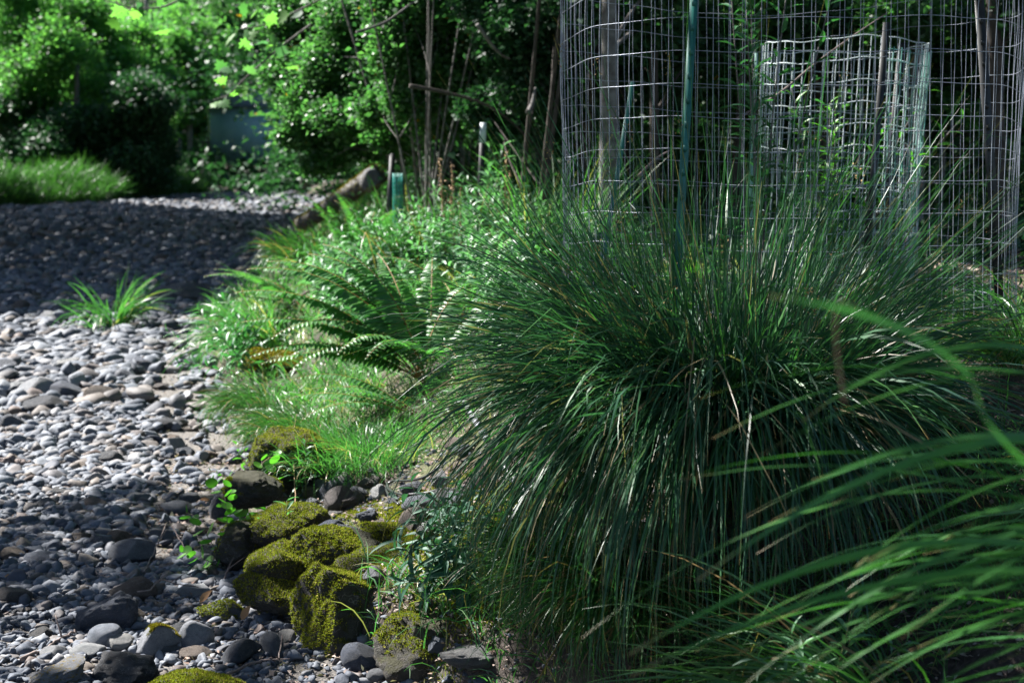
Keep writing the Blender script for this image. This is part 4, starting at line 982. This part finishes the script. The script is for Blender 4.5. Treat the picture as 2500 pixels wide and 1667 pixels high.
# ------------------------------------------------------------------ shed on stilts
def box(mb, x0, x1, y0, y1, z0, z1, mi=0):
    v = [(x, y, z) for z in (z0, z1) for x, y in ((x0, y0), (x1, y0), (x1, y1), (x0, y1))]
    mb.add(v, None, [(0, 3, 2, 1), (4, 5, 6, 7), (0, 1, 5, 4), (1, 2, 6, 5), (2, 3, 7, 6), (3, 0, 4, 7)], mi)
p = P(515, 395, 72); q = P(702, 395, 72); top = P(600, 262, 72)[2]
gz = float(H(q[0], 73)); root = thing('stilt_shed', 'blue-grey shed on timber stilts at the far end of the creek', 'shed', (p[0], 72, gz))
z0 = p[2] - gz; z1 = top - gz; W_ = q[0] - p[0]
mb = MB(); box(mb, 0, W_, 0, 4, z0, z1); mb.build('wall', M['shedwall'], root, smooth=False)
mb = MB(); mb.add([(-.3, -.3, z1 + .01), (W_ + .3, -.3, z1 + .01), (W_ + .3, 4.3, z1 + .01), (-.3, 4.3, z1 + .01), (-.3, 2, z1 + 1.1), (W_ + .3, 2, z1 + 1.1)], [(0, 4, 3), (1, 2, 5)], [(0, 1, 5, 4), (3, 4, 5, 2), (0, 3, 2, 1)])
mb.build('roof', M['shedroof'], root, smooth=False)
for i in range(4):
    for yy in (.2, 3.6):
        mb = MB(); box(mb, i * (W_ - .2) / 3, i * (W_ - .2) / 3 + .2, yy, yy + .2, -1.0, z0 - .01); mb.build('stilt', M['timber'], root, smooth=False)
mb = MB(); box(mb, -2.2, -.05, 0, 3, z0 - .15, z0 - .03); [box(mb, -2.2 + k * .3, -2.12 + k * .3, -.03, .02, z0 - .02, z0 + .9) for k in range(8)]; box(mb, -2.2, -.05, -.05, .04, z0 + .91, z0 + 1.0)
mb.build('porch', M['timber'], root, smooth=False)

# ------------------------------------------------------------------ trees
def tree(name, label, cat, base, top, trunk_r, clumps, n, leaf, mat, bark='bark', tpl=KITE, group=None, limbs=True, aspect=.6, hang=.0, wob=.25, sides=8, flat=.7, stemsn=1):
    """clumps: (x, y, z, radius) in world metres; leaves fill them as ragged shells"""
    base = np.array(base, float); root = thing(name, label, cat, tuple(base), group)
    top = np.array(top, float) - base; tb = MB(); m = 12; t = np.linspace(0, 1, m)[:, None]
    mains = []
    for s in range(stemsn):
        off = np.zeros(3) if stemsn == 1 else np.append(rng.normal(0, trunk_r * 2.5, 2), 0)
        tp = top + (0 if stemsn == 1 else np.append(rng.normal(0, .12 * top[2], 2), rng.uniform(-.2, .1) * top[2]))
        pts = off + t * tp + wob * trunk_r * 2 * np.sin(t * rng.uniform(3, 8, 3) + rng.uniform(0, 6, 3)) * t
        tube(tb, pts, np.linspace(trunk_r, trunk_r * .35, m), sides); mains.append(pts)
    cl = np.array(clumps, float); cl[:, :3] -= base
    if limbs:
        for c in cl:
            pts = mains[rng.integers(len(mains))]; i = int(np.clip(np.argmin(np.linalg.norm(pts - c[:3] * [1, 1, .75], axis=1)), 2, m - 1)); a = pts[i]
            q = curve([a, a * .5 + c[:3] * .5 + rng.normal(0, .12, 3) * c[3] + [0, 0, .15 * c[3]], c[:3]], 8); tube(tb, q, np.linspace(trunk_r * .3, trunk_r * .08, 8), 5)
    tb.build('trunk', M[bark], root)
    w = cl[:, 3] ** 2; k = rng.choice(len(cl), n, p=w / w.sum())
    # each clump is built of smaller sprays
    d = rdir(n); sub = rng.normal(0, 1, (len(cl), 9, 3)); sub = sub / np.linalg.norm(sub, axis=2, keepdims=True) * rng.uniform(.35, 1, (len(cl), 9, 1))
    s = sub[k, rng.integers(9, size=n)]
    pos = cl[k, :3] + (s * .75 + rng.normal(0, .33, (n, 3))) * cl[k, 3:4] * [1, 1, flat]
    ax = d * [1, 1, .5] + [0, 0, -hang]; nr = rdir(n, 1.1)
    wp = pos + base; qx = 1250 + wp[:, 0] / np.maximum(wp[:, 1], 1) * 3472; qz = (wp[:, 2] - HC) / np.maximum(wp[:, 1], 1)     # the open lane along the creek towards the shed stays thinly leaved
    ok = ~((wp[:, 1] > 24) & (wp[:, 1] < 76.5) & (qx > 512) & (qx < 655) & (qz > .012) & (qz < .066)) | (rng.random(n) < .22)
    pos, ax, nr = pos[ok], ax[ok], nr[ok]; n = len(pos)
    L = leaf * rng.uniform(.6, 1.3, n); lb = MB(); leaves(lb, pos, ax, nr, L, L * aspect, tpl); lb.build('crown', M[mat], root)
    return root
def cl_px(L):   # (px, py, Y, radius px)
    return [tuple(P(a, b, Y)) + (r * Y / 3472,) for a, b, Y, r in L]
def gb(px, Y): x = (px - 1250) / 3472 * Y; return (x, Y, float(H(x, Y)) - .1)

# the far left wood
def far(label, px, Y, top, n, mat, clumps, name='maple_tree', leaf=.17, cat='tree', **k):
    b = gb(px, Y); n = int(n * 3.6); clumps = [(a + rng.uniform(-.35, .35) * r_, b_ + rng.uniform(-.35, .35) * r_, c_ + rng.uniform(-1, 1), r_ * rng.uniform(.6, .9)) for a, b_, c_, r_ in clumps for _ in range(2)]; tree(name, label, cat, b, (b[0], b[1], b[2] + top), .22, cl_px(clumps), n, leaf, mat, group='trees of the far left bank', **k)
far('bright yellow-green maple filling the upper left corner', 60, 60, 10, 11000, 'maple', [(20, 60, 60, 110), (130, 150, 58, 120), (60, 250, 58, 120), (190, 60, 60, 100), (-60, 170, 60, 120), (230, 200, 60, 90), (60, -60, 60, 120)])
far('sunlit maple with rounded top left of the grey hill gap', 250, 63, 9, 9000, 'maple', [(240, 110, 63, 100), (310, 180, 62, 100), (250, 230, 61, 90), (330, 100, 64, 70), (180, 30, 64, 90)])
far('lime green maple crown right of the grey hill gap', 390, 66, 8, 8000, 'maple', [(360, 150, 66, 70), (420, 120, 67, 70), (400, 220, 65, 80), (470, 180, 68, 70), (440, 60, 70, 80), (330, 70, 70, 50)])
far('dark teal rounded bush arching at the end of the left wood', 340, 56, 5, 11000, 'deep', [(330, 260, 56, 85), (370, 310, 56, 70), (300, 330, 56, 85), (385, 370, 56, 60), (330, 420, 56, 70), (400, 250, 57, 40), (390, 430, 56, 55), (270, 440, 56, 60)], leaf=.18)
far('dark evergreen shrub in the left wood behind the tall grass', 200, 57, 5, 11000, 'deep', [(210, 300, 57, 90), (150, 360, 56, 90), (240, 400, 56, 80), (180, 440, 56, 80), (110, 440, 56, 80), (270, 340, 57, 70)], leaf=.18)
far('dark evergreen shrub at the left picture edge behind the tall grass', 40, 57, 5, 11000, 'deep', [(40, 300, 57, 100), (-30, 380, 56, 90), (90, 380, 56, 90), (20, 430, 56, 70), (110, 300, 57, 70)], leaf=.18)
far('tall bright maple behind the yellow-green corner maple', 120, 72, 12, 12000, 'maple', [(60, 20, 72, 110), (160, 60, 72, 110), (0, 180, 72, 110), (120, 260, 72, 110), (230, 320, 72, 90), (180, 180, 70, 100)], leaf=.24)
far('mid-green tree filling the wood between the maples and the shed', 380, 74, 10, 12000, 'alder', [(330, 130, 74, 80), (400, 210, 74, 90), (450, 290, 74, 80), (350, 300, 73, 90), (420, 380, 74, 80), (470, 130, 74, 70), (400, 60, 76, 80)], leaf=.22)
far('dark low thicket at the creek bend left of the shed stilts', 440, 64, 2.2, 8000, 'deep', [(430, 430, 64, 45), (470, 445, 65, 40), (410, 400, 64, 45), (500, 455, 66, 35), (450, 390, 66, 40)], leaf=.15)  # dark leaves put in as filling for the shaded bank
far('dark low thicket under and beside the shed stilts', 620, 76, 2.2, 9000, 'deep', [(560, 440, 76, 40), (640, 445, 76, 45), (700, 440, 72, 50), (760, 445, 70, 50), (820, 440, 66, 50), (600, 460, 78, 40)], leaf=.15)  # more dark filling added where the bank by the shed lies in shade
# trees round the shed
def shed_tree(label, px, Y, top, n, mat, clumps, **k):
    b = gb(px, Y); n = int(n * 2.6); tree('alder_tree', label, 'tree', b, (b[0], b[1], b[2] + top), .16, cl_px(clumps), n, k.pop('leaf', .16), mat, group='trees around the far shed', **k)
shed_tree('bright feathery tree standing left of the shed', 470, 70, 8, 9000, 'maple', [(480, 230, 70, 60), (450, 290, 70, 40), (500, 150, 72, 70), (440, 350, 71, 40), (480, 90, 74, 70), (470, 180, 74, 40)])
shed_tree('pale green tree arching above the shed roof', 610, 80, 10, 9000, 'alder', [(560, 130, 80, 80), (640, 180, 80, 80), (600, 60, 80, 90), (560, 230, 78, 40), (700, 120, 80, 80), (520, 20, 80, 80)])
shed_tree('dark drooping tree right of the shed', 745, 62, 8, 9000, 'deep', [(750, 310, 62, 45), (780, 330, 60, 60), (740, 400, 60, 50), (800, 400, 60, 50), (740, 250, 66, 40)])
shed_tree('dull green tree behind the left of the shed', 430, 85, 10, 9000, 'alder', [(420, 330, 85, 60), (460, 400, 85, 60), (520, 430, 86, 40), (600, 440, 88, 50), (420, 440, 84, 40), (690, 440, 88, 50)])
# the mid-right alder thicket
def mid(name, label, px, Y, top, n, mat, clumps, leaf, tr=.05, **k):
    b = gb(px, Y); tree(name, label, 'tree', b, (b[0] + k.pop('lean', 0), b[1], b[2] + top), tr, cl_px(clumps), n, leaf, mat, group='trees behind the bank', **k)
mid('alder_tree', 'glossy sunlit alder whose low branches hang over the creek', 1010, 14, 4.5, 110000, 'alder',
    [(735, 330, 15, 50), (760, 250, 15, 80), (720, 170, 15.5, 70), (800, 360, 15, 60), (830, 160, 15, 90), (850, 280, 14.5, 80), (760, 60, 16, 90), (870, 40, 15, 90), (900, 350, 15, 50), (780, 405, 15, 40), (720, 20, 17, 70), (930, 200, 14.5, 70)], .055, tr=.018, stemsn=4, bark='bark')
mid('alder_tree', 'dark multi-stemmed alder with thin pale stems beside the netting sleeve', 1040, 12.5, 4.0, 60000, 'alder',
    [(970, 120, 13, 90), (1060, 60, 13, 90), (1000, 230, 13, 80), (1100, 180, 13, 80), (1080, 290, 13.5, 60), (960, 320, 14, 60), (1160, 90, 13, 90), (980, 20, 13, 80), (1200, 200, 13, 70), (930, 260, 13.5, 60)], .06, tr=.011, stemsn=9, bark='bark')
mid('alder_tree', 'shaded alder with dense dark leaves left of the wire cage', 1290, 11, 4.0, 50000, 'deep',
    [(1250, 80, 11.5, 90), (1330, 150, 11.5, 80), (1280, 220, 11.5, 80), (1360, 40, 11.5, 80), (1210, 20, 12, 80), (1230, 300, 12, 60), (1370, 260, 12, 60), (1180, 260, 12, 50)], .055, tr=.022, stemsn=3, bark='barkdark')
mid('alder_tree', 'slender sapling with scattered bright leaves among the dark alder stems', 1130, 17, 5.0, 26000, 'alder',
    [(900, 60, 18, 110), (1010, 120, 18, 110), (1120, 60, 18, 110), (1230, 130, 18, 110), (930, 220, 18, 100), (1080, 240, 18, 100), (1200, 280, 18, 90), (960, 360, 19, 70), (1330, 60, 18, 90)], .075, tr=.014, stemsn=8)
# right-hand wood behind the cages
for i, (px, Y, lab, cls, mt) in enumerate([
    (1480, 9.5, 'grey forked tree trunk behind the left of the tall cage', [(1460, 20, 10.5, 70), (1560, 60, 10.5, 80), (1600, -40, 10, 80)], 'deep'),
    (1600, 10.5, 'dark slender tree behind the green post', [(1640, 60, 11, 90), (1560, 160, 12, 70), (1700, 130, 11, 80), (1640, 230, 12, 60)], 'deep'),
    (1780, 11.5, 'dark tree behind the gap between both cages', [(1760, 40, 12, 90), (1830, 140, 12, 90), (1880, 30, 11, 90), (1780, 230, 12, 80)], 'alder'),
    (2010, 12, 'leafy dark tree behind the inner cage', [(1960, 60, 11, 90), (2060, 40, 11, 90), (2010, 150, 12.5, 90), (2110, 130, 12, 80), (1950, 260, 13, 80)], 'deep'),
    (2230, 10.5, 'blue-grey trunk with dark leaves behind the right of the tall cage', [(2200, 60, 10.5, 90), (2290, 120, 11, 90), (2240, 210, 12, 80), (2330, 20, 11, 90), (2180, 300, 13, 70)], 'alder'),
    (2440, 10, 'broad dark trunk at the upper right corner', [(2420, 60, 10.5, 100), (2490, 180, 11, 90), (2380, 160, 11, 80), (2520, 20, 10, 90)], 'deep')]):
    mid('forest_tree', lab, px, Y, 4.2, 22000, mt, cls, .065, tr=.07 if i in (0, 4, 5) else .04, bark='bark' if i in (0, 4) else 'barkdark', lean=rng.uniform(-.3, .3))
for i, (px, Y, lab, ln) in enumerate([(1405, 12, 'thin dark leaning trunk at the left edge of the tall cage', .5), (1540, 13, 'thin trunk between the forked trunk and the green post', -.4), (1680, 14, 'thin dark trunk just right of the green post', .2),
        (1860, 15, 'thin trunk seen through the left of the inner cage', -.3), (2090, 15, 'thin trunk seen through the right of the inner cage', .3), (2320, 14, 'thin trunk left of the leaning dark post', .2), (1330, 13, 'thin pale trunk left of the tall cage', -.5), (1220, 14, 'thin pale trunk behind the white-tipped post', .3)]):
    b = gb(px, Y); x, y = b[0], b[1]
    tree('forest_tree', lab, 'tree', b, (x + ln, y, b[2] + 5.5), .05, [(x + ln + rng.normal(0, .6), y + rng.normal(0, .5), b[2] + rng.uniform(2.2, 5.5), .8) for _ in range(7)], 6000, .08, 'deep', bark='bark' if i > 5 else 'barkdark', group='thin trunks of the right-hand wood')
# understory shrubs closing the wood
shr = [(1300, 15, 'bramble bush at the foot of the thin pale trunk'), (1420, 13, 'dim bush behind the left of the tall cage'), (1560, 15, 'dim bush behind the green post'), (1720, 14, 'dim bush behind the gap between the cages'), (1900, 15, 'dim bush behind the inner cage left half'),
       (2080, 14, 'dim bush behind the inner cage right half'), (2260, 12.5, 'dim bush left of the leaning dark post'), (1120, 20, 'dim bush behind the dark alder stems'), (960, 24, 'dim bush behind the netting sleeve'), (2420, 16, 'dim bush behind the broad corner trunk')]
for i, (px, Y, lab) in enumerate(shr):
    b = gb(px, Y); tree('woodland_bush', lab, 'bush', b, (b[0], b[1], b[2] + 1.2), .03, [(b[0] + rng.normal(0, .55), b[1] + rng.normal(0, .5), b[2] + rng.uniform(.3, 1.9), .55) for _ in range(9)], 7000, .08, 'deep' if i % 2 else 'alder', stemsn=4, group='bushes of the right-hand wood')
# wooded slope that closes the view: rows of trees up the hill
hill = [(-60, 100, 'deep'), (120, 105, 'maple'), (420, 110, 'deep'), (600, 105, 'alder'), (780, 100, 'deep'), (960, 90, 'alder'), (1100, 60, 'deep'), (1300, 50, 'alder'), (1500, 45, 'deep'), (1700, 40, 'alder'), (1900, 40, 'deep'), (2100, 36, 'alder'), (2300, 36, 'deep'), (2500, 34, 'alder'),
        (900, 45, 'deep'), (1000, 32, 'alder'), (1180, 27, 'deep'), (1400, 24, 'alder'), (1600, 22, 'deep'), (1800, 24, 'deep'), (2000, 21, 'deep'), (2200, 22, 'alder'), (2400, 20, 'deep'), (2600, 20, 'deep'), (1010, 75, 'deep'), (2750, 16, 'deep')]
HW = ['beyond the left picture edge maples', 'high behind the corner maple', 'high behind the tree left of the shed', 'high behind the shed roof', 'high behind the drooping tree right of the shed', 'behind the hanging alder branches',
      'behind the dark alder stems', 'behind the thin pale trunk', 'far behind the forked trunk', 'far behind the green post', 'far behind the inner cage left edge', 'far behind the inner cage right edge', 'far behind the leaning dark post', 'far behind the corner trunk',
      'middle distance behind the glossy alder', 'behind the netting sleeve', 'behind the white-tipped post', 'just behind the left edge of the tall cage', 'just behind the green post', 'just behind the gap between cages', 'just behind the inner cage',
      'just behind the blue-grey trunk', 'just behind the corner trunk', 'at the right picture edge', 'far behind the multi-stemmed alder', 'beyond the right picture edge']
wh = {'deep': 'dark', 'maple': 'bright', 'alder': 'mid-green'}
for i, (px, Y, mt) in enumerate(hill):
    b = gb(px, Y); s = min(Y, 60) / 60; Hh = 5 + 10 * s
    tree('hillside_tree', '%s tree on the wooded slope, %s' % (wh[mt], HW[i]), 'tree', b, (b[0], b[1], b[2] + Hh), .1 + .1 * s,
         [(b[0] + rng.normal(0, .7 + 2.3 * s * s), b[1] + rng.normal(0, 1 + s), b[2] + Hh * rng.uniform(.08, 1.05), 1.0 + 1.7 * s) for _ in range(15)], 16000, .12 + .14 * s, mt, bark='barkdark', group='trees of the wooded slope')

def undergrowth():
    mb = MB()
    def put(n, x0, x1, y0, y1, s, hh):
        x = rng.uniform(x0, x1, n); y = rng.uniform(y0, y1, n); keep = nz(x, y, .5) > -.7; x, y = x[keep], y[keep]; m = len(x)
        L = s * rng.uniform(.6, 1.4, m); leaves(mb, np.stack([x, y, H(x, y) + rng.random(m) ** 2 * hh], -1), rdir(m), rdir(m, 1), L, L * .6)
    put(50000, -45, 40, 63.5, 105, .35, 1.6); put(30000, 2, 30, 16, 50, .14, .7); put(12000, -6, 12, 50, 64, .25, .8); put(9000, 1, 9, 9, 17, .09, .35)
    tag(mb.build('forest_undergrowth', M['deep']), 'low dark undergrowth covering the wooded slopes', 'undergrowth', kind='stuff')
undergrowth()
mb = MB(); o_ = np.array([1.42, 2.0, .7]); q = np.array([P(2640, 1230, 1.25), P(2350, 900, 1.2), P(2130, 775, 1.15), P(1880, 722, 1.1)])
c_ = curve(np.concatenate([[o_], q]), 30); sd = np.array([.0, .35, .94]); wv = (.0028 * np.clip(np.linspace(5, 0, 30), .25, 1))[:, None] * sd
mb.add(np.stack([c_ - wv, c_ + wv], 1).reshape(-1, 3), None, [(2 * i, 2 * i + 1, 2 * i + 3, 2 * i + 2) for i in range(29)], 0, np.repeat(np.linspace(0, 1, 30) ** .5, 2))
c_ = curve([P(2110, 768, 1.15), P(2050, 735, 1.15), P(2040, 830, 1.16), P(2062, 985, 1.17)], 20); wv = .0011 * np.array([[1, .2, 0]])
mb.add(np.stack([c_ - wv, c_ + wv], 1).reshape(-1, 3), None, [(2 * i, 2 * i + 1, 2 * i + 3, 2 * i + 2) for i in range(19)], 1, np.zeros(40))
ob = mb.build('bent_leaf', [M['sedgenear'], M['stalk']]); ob.parent = nroot; ob.location = -np.array(nroot.location)
# overhanging maple sprigs with big bright leaves
def sprig(label, base, pts_px, Y, n=9, s=.13):
    q = cl_px([(a, b, Y, 1) for a, b in pts_px]); q = np.array(q)[:, :3]
    root = thing('maple_branch', label, 'branch', tuple(q[0])); mb = MB(); c_ = curve(q - q[0], 20); tube(mb, c_, np.linspace(.012, .004, 20), 6); mb.build('twig', M['bark'], root)
    lb = MB(); k = rng.integers(4, 20, n); leaves(lb, c_[k] + rng.normal(0, .08, (n, 3)), rdir(n) * [1, 1, .4], rdir(n, 1.0), s, s * 1.1, MAPLE); lb.build('foliage', M['maple'], root)
sprig('maple branch with a few large bright leaves hanging at the top above the creek', None, [(640, -160), (520, -70), (420, 10), (330, 20), (270, 5)], 11, 16)
sprig('maple branch of large leaves dangling in front of the shed roof', None, [(760, 60), (680, 120), (600, 190), (560, 230), (520, 245)], 13, 16)
sprig('maple branch with bright leaves before the pale tree above the shed', None, [(820, -20), (720, 30), (650, 60), (600, 70)], 13, 14)

# bare branches crossing the thicket
def bare(label, pl, Y, r, mat='bark'):
    q = np.array([P(a, b, Y + i * .1) for i, (a, b) in enumerate(pl)]); root = thing('bare_branch', label, 'branch', tuple(q[0])); mb = MB(); c_ = curve(q - q[0], 24); tube(mb, c_, np.linspace(r, r * .35, 24), 6); mb.build('limb', M[mat], root)
bare('pale bare branch slanting up at the top of the dark alder', [(870, 80), (940, 55), (990, 20), (1030, -10)], 11.5, .014)
bare('pale crooked branch in the middle of the shaded alder', [(1165, 60), (1200, 110), (1225, 135), (1245, 145)], 10.5, .016)
bare('long thin brown branch drooping from the dark alder', [(1000, 210), (1080, 225), (1170, 250), (1240, 290), (1300, 350)], 11, .018, 'barkdark')
bare('short pale broken stub beside the shaded alder', [(1290, 275), (1300, 250), (1307, 215)], 10.5, .025)
bare('dead stick leaning inside the tall cage', [(1560, 430), (1600, 390), (1640, 365)], 5.9, .008, 'twig')
bare('arching vine stem in front of the inner cage', [(1800, 290), (1900, 230), (1985, 160), (2080, 90), (2170, 30)], 6.1, .006, 'twig')

# ------------------------------------------------------------------ unseen trees added round the camera; leaves placed along sun rays to cast shade
def inshade(x, y):
    """how closed the canopy is above a piece of ground (1 = closed)"""
    n2 = nz(x, y, 3.3)
    s = np.where((y > 15.0 + .5 * n2) & (y < 36 + np.maximum(0, -4 - x) * 1.35), 1.0, 0.0)                      # band across the creek
    e = x - xb(y)                                                               # metres inland from the bank edge
    bed = e < -.05
    s = np.where(bed & (y > 4.9) & (y < 7.1 + .4 * n2) & (e < -.3), .90, s)        # near bed, dappled
    s = np.where(bed & (y > 5.25) & (y < 5.95) & (e > -.6) & (e < -.15), .93, s)                 # hollow at the bank foot
    s = np.where(bed & (y < 4.9), .48, s)
    s = np.where((x > -.15) & (y < 4.5), .95, s)
    s = np.where((y > 40) & (x < xl(y) + .5), .0, s)
    s = np.where(~bed & (x > .0 + .10 * (y - 5)) & (y < 16), .78, s)                # right bank
    s = np.where(~bed & (x > -.15 + .10 * (y - 5)) & (y < 4.2), np.where(y < 3.2, .93, .80), s)
    s = np.where(~bed & (x <= .0 + .10 * (y - 5)) & (y < 6), .14, s)
    s = np.where(~bed & (y > 9) & (s > .7), .58, s)
    s = np.where((x > 2.6) & (x < 5.2) & (y > 8.2) & (y < 14), .25, s)
    s = np.where((x > .2) & (y > 4.2) & (y < 4.8) & (x < 2.4), .50, s)
    s = np.where((x > .2) & (y >= 4.8) & (y < 7.5) & (x < 3), .90, s)
    s = np.where(((x - 2.1) ** 2 + (y - 6.0) ** 2 < .2), .35, s)
    return s
def canopy():
    n = 400000
    x = rng.uniform(-18, 12, n); y = rng.uniform(-3, 53, n)
    dn = inshade(x, y); cov = rng.random(n) < dn
    # clumpiness so that sunflecks are ragged
    cl = nz(x, y, 2.2) + .6 * nz(x, y, 6.0)
    thr = np.where(dn > .98, -9, np.where(dn > .94, -2, np.where(dn > .84, -.75, np.where(dn > .7, -.35, np.where(dn > .5, -.02, .15)))))
    keep = cov & (cl > thr); x, y = x[keep], y[keep]; m = len(x)
    dist = np.where(y > 30, rng.uniform(13.5, 18.5, m), np.where(y > 14, rng.uniform(9.5, 15, m), rng.uniform(6.5, 10.5, m)))
    bandk = y > 14; x = np.concatenate([x, x[bandk] + rng.normal(0, .1, bandk.sum())]); y = np.concatenate([y, y[bandk] + rng.normal(0, .1, bandk.sum())]); m = len(x)
    dist = np.concatenate([dist, dist[bandk]])
    g = np.stack([x, y, H(x, y) + .3], -1); pos = g + SUN[None] * dist[:, None]
    # must stay above the picture
    vis = (pos[:, 1] > .5) & (pos[:, 2] < HC + .150 * pos[:, 1] + .4); pos = pos[~vis]
    roots = [(-10.5, 19.5), (-7.5, 6.0), (-13.5, 24), (-15.5, 33), (7.0, 7.5), (-3.5, -3.0), (4.5, -2.0), (-19.5, 42)]
    labs = ['tall shade tree on the left bank beyond the sunny cobbles', 'tall shade tree on the left bank beside the photographer', 'tall shade tree on the left bank before the shade band', 'tall shade tree on the left bank inside the shade band',
            'tall shade tree on the right terrace', 'tall shade tree behind the photographer on the creek side', 'tall shade tree behind the photographer on the bank side', 'tall shade tree on the left bank past the shade band']
    rr = np.array(roots); k = np.argmin(((pos[:, None, :2] - rr[None]) ** 2).sum(-1), 1)
    for i, (a, b) in enumerate(roots):
        q = pos[k == i]
        if len(q) < 20: continue
        bz = float(H(a, b)) - .1; root = thing('shade_tree', labs[i], 'tree', (a, b, bz), 'tall shade trees')
        tb = MB(); top = q.mean(0) * .3 + np.array([a, b, q[:, 2].max()]) * .7 - [a, b, bz]
        t = np.linspace(0, 1, 12)[:, None]; pts = t * top + .2 * np.sin(t * [5, 4, 0] + i) * t; tube(tb, pts, np.linspace(.24, .1, 12), 10)
        for c in q[rng.choice(len(q), min(len(q), 26))] - [a, b, bz]:
            s0 = pts[rng.integers(6, 12)]; mid_ = (s0 + c) / 2 + [0, 0, .4]; tube(tb, curve([s0, mid_, c], 10), np.linspace(.07, .012, 10), 5)
        tb.build('trunk', M['barkdark'], root)
        lb = MB(); L = rng.uniform(.11, .22, len(q)); leaves(lb, q - [a, b, bz], rdir(len(q)), rdir(len(q), .8), L, L * .8, KITE); lb.build('crown', M['shade'], root)
canopy()

# labels that came out equal get their order in depth
_dup = {}
for o in C.objects:
    if o.parent is None and o.get('label') and o.name.startswith(('river_stone', 'mugwort')): _dup.setdefault(o['label'], []).append(o)
_ORD = ['nearest', 'second', 'third', 'fourth', 'fifth', 'sixth', 'seventh', 'eighth', 'ninth', 'tenth']
for lab, os_ in _dup.items():
    if len(os_) > 1:
        os_.sort(key=lambda o: o.location.y)
        for i, o in enumerate(os_):
            wd = ('nearest' if i == 0 else 'farthest' if i == len(os_) - 1 else _ORD[min(i, 9)])
            o['label'] = wd + ' ' + lab
